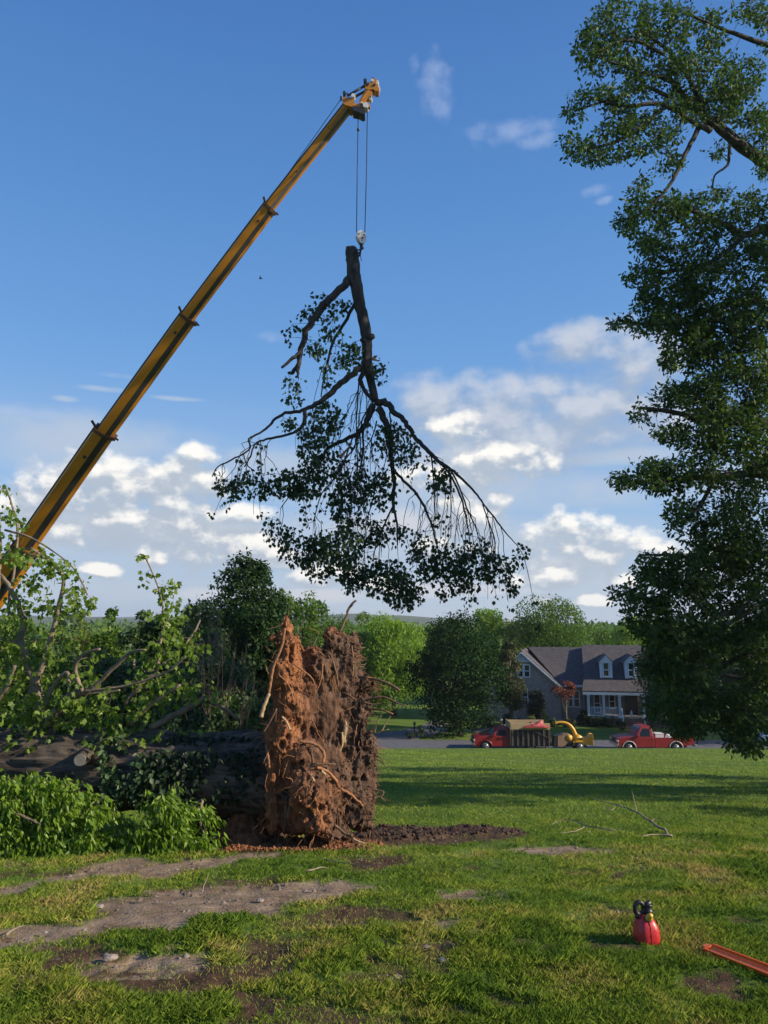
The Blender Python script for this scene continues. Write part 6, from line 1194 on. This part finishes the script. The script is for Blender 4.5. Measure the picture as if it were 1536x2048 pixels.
def standing():
    sk = Skel(); L = [([(88, 1448, 13), (72, 1375, 11), (42, 1290, 9), (46, 1240, 7), (22, 1180, 6), (0, 1150, 5), (-40, 1110, 4)], 11.6, 12.2), ([(70, 1372, 8), (95, 1300, 7), (116, 1220, 6), (124, 1150, 4), (62, 1096, 3)], 11.7, 11.5), ([(42, 1288, 6), (20, 1278, 6), (-10, 1276, 5)], 11.9, 12.2), ([(20, 1240, 5), (18, 1200, 4), (30, 1130, 3), (34, 1050, 3), (12, 975, 2)], 12.0, 12.2),
        ([(92, 1450, 14), (130, 1402, 12), (165, 1384, 11), (185, 1384, 8)], 11.6, 11.3), ([(70, 1375, 7), (62, 1385, 8), (66, 1340, 4)], 11.7, 11.8), ([(85, 1430, 8), (105, 1375, 6), (135, 1345, 5), (138, 1385, 4)], 11.5, 11.3), ([(165, 1383, 6), (150, 1340, 5), (165, 1310, 4), (200, 1298, 3)], 11.3, 11.0), ([(180, 1380, 5), (225, 1338, 5), (262, 1305, 4), (292, 1300, 2)], 11.3, 11.0), ([(165, 1382, 4), (250, 1372, 3), (330, 1345, 3), (372, 1312, 2)], 11.3, 11.0), ([(185, 1384, 5), (212, 1386, 5), (240, 1380, 2)], 11.3, 11.2),
        ([(300, 1455, 8), (350, 1430, 8), (400, 1402, 7), (408, 1392, 5)], 11.5, 11.8), ([(400, 1402, 5), (440, 1412, 4), (480, 1442, 3)], 11.8, 12), ([(250, 1410, 6), (290, 1360, 5), (312, 1345, 5), (320, 1290, 4), (328, 1240, 3), (318, 1180, 2), (292, 1118, 2), (280, 1108, 2)], 11.5, 11.6), ([(312, 1340, 4), (350, 1310, 3), (385, 1270, 3), (400, 1240, 2)], 11.5, 11.8), ([(10, 1060, 3), (60, 1075, 3), (110, 1105, 2), (150, 1140, 2), (175, 1190, 2)], 11.9, 11.6),
        ([(262, 1450, 6), (300, 1410, 4), (360, 1370, 3)], 11.4, 11.0), ([(-30, 1420, 9), (10, 1380, 7), (30, 1330, 4)], 11.8, 11.5), ([(-40, 1300, 8), (-10, 1220, 6), (0, 1100, 4), (-4, 1000, 3), (8, 975, 2)], 11.9, 12.3)]
    for pl, a, b in L:
        p, r = sk.add(pl, a, b, None, .8, .12, 5); mb = MB(); mb.tube(p, r, 8); mb.build('limb', M_LIMB, FT, True, keep=True)
    CL = [(8, 985, 14, 24, 9), (22, 1045, 26, 30, 20), (-20, 1080, 30, 50, 30), (20, 1100, 30, 30, 26), (75, 1128, 40, 34, 40), (120, 1150, 36, 34, 40), (165, 1195, 26, 40, 44), (60, 1190, 50, 34, 50), (120, 1210, 40, 30, 36), (20, 1240, 36, 40, 44), (95, 1285, 50, 44, 50), (150, 1270, 20, 36, 14), (20, 1320, 36, 40, 50), (60, 1370, 60, 50, 80), (140, 1420, 80, 34, 100), (30, 1430, 50, 30, 60), (-30, 1380, 40, 80, 60), (285, 1113, 16, 7, 4), (283, 1150, 10, 14, 4), (308, 1150, 8, 8, 3),
        (335, 1185, 24, 30, 24), (350, 1220, 24, 30, 34), (330, 1265, 30, 44, 40), (355, 1310, 34, 44, 50), (300, 1320, 34, 50, 40), (285, 1390, 50, 40, 70), (350, 1380, 50, 34, 40), (390, 1290, 24, 36, 16), (213, 1222, 8, 6, 3), (215, 1245, 10, 8, 4), (180, 1300, 20, 20, 8), (235, 1440, 66, 24, 60), (172, 1350, 40, 30, 26), (292, 1232, 10, 8, 3), (200, 1400, 40, 30, 30), (110, 1455, 90, 20, 50), (430, 1390, 30, 30, 16), (60, 1478, 90, 18, 60), (240, 1476, 80, 18, 60), (330, 1468, 80, 16, 40), (20, 1500, 60, 24, 40), (120, 1400, 60, 30, 40)]
    pc, _ = sk.cloud(); T = []
    for cx, cy, rx, ry, n in CL:
        c0 = np.array(P(cx, cy, 11.7)[:]); dd = pc[np.argmin(((pc - c0) ** 2).sum(1))][1]
        for _ in range(max(1, int(n * .55))):
            a = random.random() * 2 * pi; q = random.random() ** .5; T.append(P(cx + cos(a) * q * rx, cy + sin(a) * q * ry, dd + random.gauss(0, .22))[:])
    T = np.array(T); grow(sk, T, .3, .0022, .007, .05).build('twig', M_LIMB, FT, kind='stuff', keep=True)
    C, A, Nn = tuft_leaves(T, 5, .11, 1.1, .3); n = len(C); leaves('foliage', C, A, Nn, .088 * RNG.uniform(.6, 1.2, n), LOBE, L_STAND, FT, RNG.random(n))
    # creeper leaves hanging over the log
    n = 3000; x = RNG.uniform(200, 520, n); y = 1472 + RNG.random(n) ** 1.2 * 130; d = np.where(y < 1500, 11.25, 10.93) + RNG.normal(size=n) * .06
    C = np.array([P(a, b, c)[:] for a, b, c in zip(x, y, d)]); kp = (vnoise(C * 4.5, 3) > .36); C = C[kp]; x = x[kp]; y = y[kp]; n = len(C); A = RNG.normal(size=(n, 3)) * .7 + [0, -.2, -1.0]; Nn = RNG.normal(size=(n, 3)) * .6 + [.2, -.9, .6]; tint = np.clip(.9 - (x - 200) / 170 + RNG.normal(size=n) * .2, 0, 1)
    big = np.where((x < 330) & (y < 1590))[0][:170]; rest = np.ones(n, bool); rest[big] = False; S = RNG.uniform(.06, .12, n)
    leaves('vine_foliage', C[rest], A[rest], Nn[rest], S[rest], KITE, L_VINE, FT, tint[rest])
    V, Fc = KITE; V = V * [1, 1.3, 1]; me = bpy.data.meshes.new('vine_leaf'); me.from_pydata([tuple(v) for v in V], [], [tuple(f) for f in Fc]); me.materials.append(L_VINE); at = me.attributes.new('tint', 'FLOAT', 'POINT'); at.data.foreach_set('value', np.full(4, .7, np.float32)); wi = world_m(FT).inverted()
    for i in big:
        a = Vector(A[i]).normalized(); b = Vector(Nn[i]).cross(a).normalized(); c = a.cross(b); M = Matrix((a, b, c)).transposed().to_4x4() @ Matrix.Scale(S[i], 4); M.translation = Vector(C[i]); o = bpy.data.objects.new('vine_leaf', me); COL.objects.link(o); o.parent = FT; o.matrix_local = wi @ M
standing()

def front_foliage():
    for name, lab, blobs, seed, ends in [('leafy_branch', 'leafy green boughs piled on the grass at the far left, before the fallen trunk', [(-60, 1640, 80, 70), (10, 1620, 80, 70), (70, 1600, 70, 55), (130, 1600, 60, 50), (40, 1680, 90, 36), (120, 1660, 80, 55), (190, 1670, 70, 50), (210, 1630, 30, 40), (-20, 1570, 60, 40), (90, 1700, 120, 20), (235, 1695, 40, 24)], 5, [(-80, 1560), (200, 1690)]),
                                   ('leafy_branch', 'rounded mound of bright leafy boughs left of the root plate', [(290, 1640, 50, 40), (335, 1620, 50, 44), (385, 1610, 44, 40), (330, 1670, 60, 34), (400, 1650, 44, 44), (275, 1680, 40, 26), (370, 1685, 60, 20), (350, 1590, 24, 16)], 8, [(300, 1600), (430, 1680)])]:
        c = G((ends[0][0] + ends[1][0]) / 2, 1705); t = empty(name, c, lab, 'branch', 'cut boughs on the ground'); sk = Skel()
        for k in range(9 if seed == 5 else 6):
            x0 = random.uniform(ends[0][0], ends[1][0]); y0 = random.uniform(1595, 1635); x1 = x0 + random.uniform(-70, 30); y1 = random.uniform(1640, 1700)
            p, r = sk.add([(x0 - 30, y0 + 20, 3.5), (x0, y0, 3), ((x0 + x1) / 2, (y0 + y1) / 2 - 14, 2.5), (x1, y1, 1.5)], 10.9, 10.35, jit=.2); mb = MB(); mb.tube(p, r, 6); mb.build('stem', M_LIMB, t, True, keep=True)
        if seed == 5:
            p, r = sk.add([(-20, 1610, 5), (10, 1618, 5), (45, 1632, 3), (80, 1650, 2)], 10.2, 10.0, jit=.2); mb = MB(); mb.tube(p, r, 6); mb.build('stem', M_LIMB, t, True, keep=True)
        T = []
        for cx, cy, rx, ry in blobs:
            for _ in range(int(rx * ry * .062)):
                v = np.random.normal(size=3); v /= np.linalg.norm(v); q = random.uniform(.55, 1.0) * random.choice([1, 1, 1, 1.22]); u = 10.4 / F; p = P(cx, cy, 10.45) + Vector((v[0] * rx * u * q, -abs(v[1]) * .42 * q, v[2] * ry * u * q)); p.z = max(p.z, g1(p.x, p.y) + .05); T.append(p[:])
        T = np.array(T); T = T[vnoise(T * [4.5, 4.5, 5.5], 61) > .40]; grow(sk, T[::2], .2, .0018, .005, .08).build('twig', M_LIMB, t, kind='stuff', keep=True)
        C, A, Nn = tuft_leaves(T, 6, .10, 1.2, .45); A[:, 0] += .35; Nn[:, 1] -= .25; n = len(C); C[:, 2] = np.maximum(C[:, 2], gz(C[:, 0], C[:, 1]) + .02); leaves('foliage', C, A, Nn, .115 * RNG.uniform(.6, 1.2, n), SLIM, L_FRONT, t, RNG.random(n))
front_foliage()

# ------------------------------------------------------------------ the oak on the right
def oak():
    bx = P(1536, 1000, 19).x + 2.9; bd = 19.0; z0 = g1(bx, bd); t = empty('oak_tree', (bx, bd, z0), 'tall spreading oak whose dark leafy boughs fill the right side of the view', 'tree'); sk = Skel()
    L = [([(1775, 1620, 42), (1768, 1400, 36), (1760, 1200, 33), (1752, 900, 28), (1745, 600, 22), (1738, 300, 15), (1725, 60, 10), (1715, -150, 6)], 19, 19), ([(1745, 560, 17), (1650, 430, 15), (1536, 330, 13), (1475, 285, 12), (1440, 255, 11), (1410, 235, 9), (1370, 195, 7), (1345, 165, 5), (1310, 150, 4)], 19, 17.6), ([(1410, 236, 6), (1390, 180, 5), (1345, 110, 4), (1280, 60, 3)], 17.9, 17.5), ([(1475, 285, 7), (1425, 250, 6), (1392, 222, 5), (1352, 190, 3), (1346, 160, 3)], 18.1, 17.6),
         ([(1420, 262, 7), (1380, 240, 6), (1320, 208, 5), (1250, 212, 4), (1180, 195, 3)], 17.8, 17.0), ([(1400, 250, 6), (1375, 300, 5), (1345, 360, 4), (1310, 405, 3), (1270, 435, 2)], 17.8, 17.3), ([(1330, 215, 5), (1290, 245, 4), (1240, 280, 4), (1170, 300, 2)], 17.5, 16.9), ([(1330, 110, 4), (1260, 80, 4), (1190, 105, 2)], 17.5, 17.0), ([(1300, 150, 4), (1240, 130, 3), (1180, 110, 2)], 17.6, 17.2), ([(1340, 195, 5), (1290, 175, 4), (1230, 195, 3), (1150, 222, 2)], 17.6, 17), ([(1740, 250, 10), (1640, 120, 8), (1536, 90, 6), (1450, 60, 4), (1380, 30, 3)], 19, 18), ([(1735, 100, 8), (1640, -10, 6), (1536, -30, 5), (1400, -60, 3)], 19, 18),
         ([(1460, 290, 4), (1455, 330, 3), (1430, 350, 2), (1425, 375, 2)], 18, 18.1), ([(1748, 700, 15), (1640, 530, 12), (1536, 458, 9), (1490, 470, 8), (1430, 440, 6), (1380, 420, 5), (1300, 400, 3)], 19, 17.6), ([(1490, 470, 6), (1430, 520, 5), (1360, 540, 4), (1290, 545, 3)], 18, 17.5), ([(1750, 850, 15), (1640, 690, 12), (1536, 610, 9), (1450, 610, 7), (1380, 635, 5), (1310, 650, 4), (1240, 640, 2)], 19, 17.4), ([(1450, 615, 5), (1400, 680, 4), (1340, 725, 3)], 18, 17.6),
         ([(1752, 1000, 14), (1640, 890, 12), (1536, 846, 9), (1440, 846, 7), (1350, 825, 5), (1280, 815, 3)], 19, 17.6), ([(1440, 846, 5), (1390, 790, 4), (1330, 790, 3)], 18, 17.8), ([(1755, 1100, 14), (1640, 1000, 11), (1536, 952, 9), (1430, 952, 6), (1340, 960, 5), (1240, 965, 2)], 19, 17.4), ([(1430, 955, 5), (1400, 1010, 4), (1370, 1040, 3)], 18, 17.8), ([(1536, 950, 6), (1500, 890, 4), (1440, 900, 3)], 18.4, 18.4),
         ([(1757, 1200, 13), (1640, 1140, 11), (1536, 1105, 8), (1470, 1150, 6), (1440, 1170, 5), (1370, 1180, 4), (1300, 1170, 3), (1240, 1190, 2)], 19, 17.4), ([(1470, 1150, 5), (1400, 1120, 4), (1340, 1110, 3), (1280, 1110, 2)], 18.2, 17.6), ([(1760, 1300, 13), (1640, 1215, 10), (1536, 1205, 8), (1490, 1225, 6), (1440, 1230, 5), (1405, 1265, 3)], 19, 17.6), ([(1500, 1222, 5), (1450, 1250, 4), (1400, 1268, 3), (1375, 1270, 2)], 18, 17.5), ([(1762, 1360, 12), (1640, 1320, 9), (1536, 1300, 7), (1440, 1330, 5), (1340, 1340, 3), (1280, 1330, 2)], 19, 17.6),
         ([(1765, 1400, 12), (1640, 1370, 9), (1560, 1385, 7), (1500, 1360, 5), (1450, 1350, 3)], 19, 17.8), ([(1640, 1375, 7), (1560, 1420, 5), (1470, 1420, 4), (1400, 1440, 3), (1360, 1455, 2)], 18.5, 17.5), ([(1600, 1400, 6), (1540, 1430, 5), (1505, 1460, 4), (1502, 1495, 2)], 18.4, 17.6), ([(1470, 1240, 4), (1500, 1200, 3), (1536, 1190, 3)], 17.8, 17.6)]
    bd_ = mat('oak_bark', (.018, .015, .012), (.065, .054, .044), 9, .9, .8, 20, stretch=(1, 1, .4)); dead = mat('dead_branch', (.10, .09, .07), (.18, .16, .13), 9, .85)
    for i, (pl, a, b) in enumerate(L):
        p, r = sk.add(pl, a, b, None, 1.0, .14, 5); mb = MB(); mb.tube(p, r, 16 if i == 0 else 7); mb.build('trunk' if i == 0 else 'branch', dead if i in (24, 25, 30) else bd_, t, True, keep=True)
    CL = [(1190, 105, 38, 42), (1175, 60, 16, 20), (1240, 35, 56, 42), (1265, 110, 52, 46), (1330, 40, 56, 46), (1340, 115, 52, 40), (1400, 85, 50, 46), (1425, 150, 40, 40), (1172, 190, 28, 20), (1146, 226, 20, 15), (1225, 195, 40, 28), (1290, 165, 40, 24), (1148, 290, 24, 26), (1185, 305, 36, 26), (1230, 262, 44, 28), (1275, 240, 40, 26), (1290, 300, 30, 16), (1238, 310, 18, 12), (1335, 270, 36, 32), (1340, 330, 26, 18), (1385, 215, 40, 30), (1430, 205, 50, 40), (1480, 150, 44, 50), (1495, 210, 44, 50), (1520, 265, 32, 46), (1528, 325, 16, 30), (1430, 30, 18, 16), (1505, 20, 40, 20), (1535, 60, 20, 40), (1430, 300, 20, 14), (1370, 150, 40, 30), (1345, 215, 36, 24),
          (1290, 368, 26, 14), (1270, 400, 24, 16), (1262, 440, 32, 28), (1325, 415, 44, 40), (1385, 425, 40, 36), (1430, 385, 30, 16), (1500, 410, 44, 26), (1515, 470, 30, 50), (1285, 480, 28, 24), (1330, 495, 44, 40), (1400, 480, 40, 40), (1450, 450, 36, 30), (1285, 550, 34, 24), (1380, 555, 60, 40), (1310, 605, 40, 40), (1245, 642, 22, 13), (1290, 655, 28, 14), (1360, 610, 60, 50), (1430, 560, 60, 50), (1490, 540, 50, 60), (1375, 680, 56, 44), (1335, 722, 18, 20), (1440, 660, 60, 50), (1505, 640, 50, 60), (1420, 730, 50, 36), (1500, 720, 50, 50),
          (1290, 822, 26, 16), (1340, 800, 40, 28), (1400, 790, 60, 40), (1470, 790, 60, 50), (1530, 800, 40, 60), (1335, 860, 26, 24), (1400, 860, 60, 44), (1470, 870, 60, 50), (1530, 900, 40, 50), (1250, 962, 26, 16), (1300, 950, 40, 28), (1345, 955, 44, 40), (1420, 940, 60, 44), (1490, 955, 60, 44), (1365, 1030, 32, 34), (1430, 1030, 50, 44), (1500, 1040, 50, 44), (1395, 1080, 30, 20), (1470, 1090, 60, 30),
          (1275, 1110, 16, 14), (1300, 1135, 26, 24), (1245, 1192, 28, 15), (1300, 1175, 50, 36), (1370, 1135, 50, 40), (1440, 1120, 60, 40), (1510, 1130, 50, 50), (1370, 1200, 60, 44), (1440, 1190, 60, 40), (1510, 1210, 50, 50), (1294, 1228, 50, 40), (1360, 1270, 60, 50), (1440, 1290, 60, 50), (1520, 1290, 50, 60), (1320, 1316, 40, 44), (1362, 1350, 56, 50), (1430, 1370, 66, 44), (1510, 1380, 50, 50), (1340, 1412, 52, 30), (1400, 1430, 60, 30), (1380, 1462, 36, 14), (1460, 1440, 50, 28), (1520, 1450, 40, 30), (1475, 1480, 26, 14), (1505, 1492, 20, 16)]
    pc, _ = sk.cloud(); T = []
    for cx, cy, rx, ry in CL:
        c0 = np.array(P(cx, cy, 17.9)[:]); dd = pc[np.argmin(((pc - c0) ** 2).sum(1))][1]; n = int(rx * ry * .046) + 3; lowp = 1.35 if cy > 1180 else (1.3 if cy > 560 else 1)
        for _ in range(int(n * lowp)):
            a = random.random() * 2 * pi; q = random.random() ** .5; q = q * random.choice([1, 1, .9, 1.08]); T.append(P(cx + cos(a) * q * rx, cy + sin(a) * q * ry, dd + random.gauss(0, .45))[:])
    T = np.array(T); keep = (vnoise(T * 2.1, 77) > .34) & (vnoise(T * .9, 78) > .16); T = T[keep]
    grow(sk, T, 0, .0045, .014, .06, nseg=2).build('twig', bd_, t, kind='stuff', keep=True)
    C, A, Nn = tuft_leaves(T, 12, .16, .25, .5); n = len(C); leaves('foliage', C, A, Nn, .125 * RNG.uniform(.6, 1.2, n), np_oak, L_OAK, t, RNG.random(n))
    # the rest of the crown, outside the picture: same boughs, filled out to the right and behind
    n = 30000; k = RNG.integers(0, 46, n); cs = np.stack([RNG.uniform(10.4, 18.5, 46), RNG.uniform(13, 25, 46), RNG.uniform(-1.5, 15.5, 46)], 1); cs[:, 0] = np.where(cs[:, 1] > 20.5, np.maximum(cs[:, 0], cs[:, 1] * .53 + .8), np.maximum(cs[:, 0], cs[:, 1] * .5 + 1.2 + .9)); v = rdir(n); C = cs[k] + v * RNG.uniform(.5, 1.25, (n, 1))
    C[:, 2] = np.maximum(C[:, 2], gz(C[:, 0], C[:, 1]) + .5); leaves('foliage', C, rdir(n), v + RNG.normal(size=(n, 3)) * .6 + [0, 0, .4], .24 * RNG.uniform(.6, 1.2, n), KITE, L_OAK, t, RNG.random(n))
np_oak = (np.array([(0, 0, 0), (.38, .24, .03), (.60, .20, .02), (1, 0, -.05), (.66, -.26, .02)]), np.array([(0, i, i + 1) for i in range(1, 4)]))
oak()

# ------------------------------------------------------------------ small things on the grass
def gas_can():
    g = G(1304, 1893); t = empty('fuel_can', (g.x, g.y + .12, g.z - .02), 'small red plastic fuel can with black handle and yellow spout in the grass', 'fuel can', rz=radians(5)); t.scale = (.80, .84, .84)
    RED = mat('can_red', (.50, .030, .035), (.44, .024, .03), 6, .38, .15, 40, spec=.5); BK = mat('can_black', (.012, .012, .013), rough=.45); YL = mat('spout_yellow', (.62, .40, .05), rough=.4)
    # loft: rings of a rounded box, shoulders sloping up to the neck; long axis runs away from the viewer
    ring = [(0.0, .092, .10, 0), (.012, .104, .112, 0), (.06, .108, .116, 0), (.12, .104, .114, 0), (.16, .092, .105, 0), (.195, .074, .092, .005), (.22, .052, .075, .01), (.235, .034, .06, .015)]
    n = 32; mb = MB(); vs = []
    for z, a, b, yo in ring:
        for k in range(n):
            th = 2 * pi * k / n; c, s = cos(th), sin(th); e = .62; x = a * abs(c) ** e * (1 if c > 0 else -1); y = b * abs(s) ** e * (1 if s > 0 else -1) + yo; vs.append((x, y, z))
    fs = [(i * n + k, i * n + (k + 1) % n, (i + 1) * n + (k + 1) % n, (i + 1) * n + k) for i in range(len(ring) - 1) for k in range(n)] + [tuple(range(n - 1, -1, -1)), tuple((len(ring) - 1) * n + k for k in range(n))]
    mb.add(vs, fs); mb.build('tank', RED, t, True)
    mb = MB(); mb.tube([(0, -.114, .03), (0, -.117, .10), (0, -.108, .155), (0, -.09, .20), (0, -.068, .222)], .003, 6); mb.build('seam', RED, t, True)
    ce = Vector((-.048, .02, .285)); mb = MB(); mb.tube([ce + Vector((.042 * cos(a), .0, .052 * sin(a))) for a in np.linspace(0, 2 * pi, 21)], .021, 8, False); mb.box(-.09, -.01, -.0, .04, .20, .245, .005); mb.build('handle', BK, t, True)
    mb = MB(); mb.tube([(-.01, .02, .30), (.03, .02, .315), (.062, .02, .335)], .024, 8); mb.lathe([(.044, .0), (.046, .03), (.038, .036), (.034, .07), (.038, .078)], 16, Matrix.Translation((.035, .02, .238)) @ Matrix.Rotation(.12, 4, 'Y')); mb.build('valve_head', BK, t, True)
    mb = MB(); mb.lathe([(.036, 0), (.038, .02), (.03, .03)], 16, Matrix.Translation((0, -.045, .205)) @ Matrix.Rotation(.8, 4, 'X')); mb.build('collar', BK, t, True)
    mb = MB(); mb.lathe([(.030, 0), (.031, .035), (.024, .05), (.018, .085), (.016, .088)], 16, Matrix.Translation((0, -.058, .222)) @ Matrix.Rotation(.9, 4, 'X')); mb.ell((0.0, -.075, .245), (.024, .024, .022), 12, 8); mb.build('spout', YL, t, True)
gas_can()
def scabbard():
    a = G(1414, 1906) + Vector((0, 0, .034)); b = G(1575, 1972) + Vector((0, 0, .040)); d = b - a; Lg = d.length; t = empty('bar_cover', a, 'orange plastic saw bar cover lying in the grass at the lower right edge', 'saw bar cover'); OR = mat('cover_orange', (.85, .16, .012), (.78, .13, .012), 6, .4); w = .046
    X_ = d.normalized(); Zv = Vector((-.10, -.42, 1)); Y_ = Zv.cross(X_).normalized(); Z_ = X_.cross(Y_); t.rotation_euler = Matrix((X_, Y_, Z_)).transposed().to_euler()
    o = [(-.02, -w * .3), (.0, -w * .8), (.03, -w), (Lg, -w * 1.05), (Lg, w * 1.05), (.04, w), (.0, w * .7), (-.02, w * .3)]; mb = MB(); mb.prism(o, 0, .010, 'z'); mb.build('shell', OR, t)
    mb = MB(); mb.obox((.03, w * .93, .016), (Lg, w * .98, .016), .010, .012); mb.build('rim', OR, t); mb = MB(); mb.obox((.03, -w * .93, .016), (Lg, -w * .98, .016), .010, .012); mb.build('rim', OR, t)
    mb = MB(); mb.obox((.09, .012, .0125), (Lg, .014, .0125), .006, .005); mb.build('rib', OR, t); mb = MB(); mb.prism([(-.018, -w * .28), (.03, -w * .7), (.045, 0), (.03, w * .7), (-.018, w * .28)], .0105, .02, 'z'); mb.build('tip_cap', OR, t)
scabbard()
def twigs():
    m = mat('dead_twig', (.16, .12, .085), (.30, .24, .18), 12, .85); c = G(1260, 1650)
    t = empty('fallen_branch', c, 'bare dead branch with forked twigs lying on the shaded lawn', 'branch')
    def gl(name, pl, r, par):
        pts = []
        for px, py, h in pl:
            g = G(px, py + h * 18); pts.append(g + Vector((0, 0, h + .03)))
        p, rr = spline(pts, [r * (1 - .8 * i / (len(pts) - 1)) for i in range(len(pts))], 4, .5); mb = MB(); mb.tube(p, rr, 6); mb.build(name, m, par, True, keep=True)
    gl('stem', [(1345, 1678, .0), (1310, 1664, .1), (1275, 1652, .2), (1235, 1640, .25), (1185, 1630, .3)], .022, t); gl('side_twig', [(1275, 1652, .2), (1270, 1640, .35), (1266, 1632, .45)], .012, t); gl('side_twig', [(1235, 1640, .25), (1222, 1646, .2), (1205, 1640, .3)], .010, t); gl('side_twig', [(1345, 1678, .02), (1310, 1676, .02), (1282, 1680, .02)], .014, t); gl('side_twig', [(1300, 1660, .1), (1320, 1658, .15), (1340, 1668, .1)], .009, t)
    t2 = empty('fallen_branch', G(1150, 1662), 'smaller bare twig lying left of the forked dead branch', 'branch')
    gl('stem', [(1230, 1668, .02), (1180, 1664, .06), (1135, 1656, .12), (1100, 1660, .05)], .014, t2); gl('side_twig', [(1170, 1663, .05), (1150, 1670, .03), (1120, 1672, .02)], .009, t2)
    for lab, pl, r in [('pale short stick on the grass in front of the root plate', [(612, 1748, .0), (640, 1744, .02), (655, 1742, .0)], .012), ('thin stick at the left edge of the bare dirt', [(12, 1878, 0), (30, 1870, .02), (48, 1864, .02)], .009), ('short stick standing in the dirt patch at left centre', [(404, 1790, .0), (412, 1778, .06), (418, 1770, .1)], .007), ('thin stick by the right side of the dirt patch', [(640, 1722, .0), (690, 1735, .02), (742, 1742, .02)], .008)]:
        q = empty('stick', G(pl[0][0], pl[0][1]), lab, 'stick', 'sticks on the grass'); gl('wood', pl, r, q)
    sm = mat('pale_stone', (.20, .165, .135), (.30, .25, .21), 14, .9, .5, 40)
    for px, py, s, lab in [(353, 1740, .035, 'pale pebble on the upper strip of bare dirt'), (222, 1918, .07, 'pale flat stone at the left end of the front dirt patch'), (520, 1802, .05, 'pale stone at the grassy notch of the dirt patch'), (198, 1815, .06, 'flat stone at the left of the middle dirt patch'), (425, 1704, .03, 'small pebble near the front of the root plate'), (886, 1922, .05, 'white broken leaf-like chip in the grass at bottom centre'), (90, 1866, .035, 'pebble on the lower left dirt'), (610, 1803, .03, 'pebble at the lower right of the dirt patch')]:
        g = G(px, py); q = empty('stone', g, lab, 'stone', 'stones on the ground'); bm = bmesh.new(); bmesh.ops.create_icosphere(bm, subdivisions=2, radius=1); 
        for v in bm.verts: v.co = .62 * Vector((v.co.x * s * 1.2, v.co.y * s, v.co.z * s * .5)) * random.uniform(.85, 1.15) + Vector((0, 0, s * .15))
        me = bpy.data.meshes.new('stone_body'); bm.to_mesh(me); bm.free(); me.materials.append(sm); o = link('stone_body', me, q, False)
    # grit over the bare dirt
    x, y = RNG.uniform(-5.2, 3, 9000), RNG.uniform(5, 11.5, 9000); mud, soil = masks(x, y); k = (mud + soil * .5) > RNG.random(9000) * 1.1; x = x[k][:2600]; y = y[k][:2600]; n = len(x); z = gz(x, y) - .012
    iv = np.array([(1, 0, 0), (0, 1, 0), (-1, 0, 0), (0, -1, 0), (0, 0, .8)]); fi = np.array([(0, 1, 4), (1, 2, 4), (2, 3, 4), (3, 0, 4)]); S = (RNG.pareto(2.5, n) * .006 + .004).clip(.004, .03)[:, None] * RNG.uniform(.6, 1.4, (n, 3)); C = np.stack([x, y, z], 1)
    VV = C[:, None] + iv[None] * S[:, None] * RNG.uniform(.7, 1.3, (n, 5, 1)); FF = (fi[None] + (np.arange(n) * 5)[:, None, None]).reshape(-1, 3); o = np_mesh('grit', VV.reshape(-1, 3), FF, mat('grit', (.07, .045, .032), (.26, .21, .17), 3, .9), None, False, None, 'stuff'); o['label'] = 'crumbs of soil and grit on the bare dirt'; o['category'] = 'grit'
twigs()
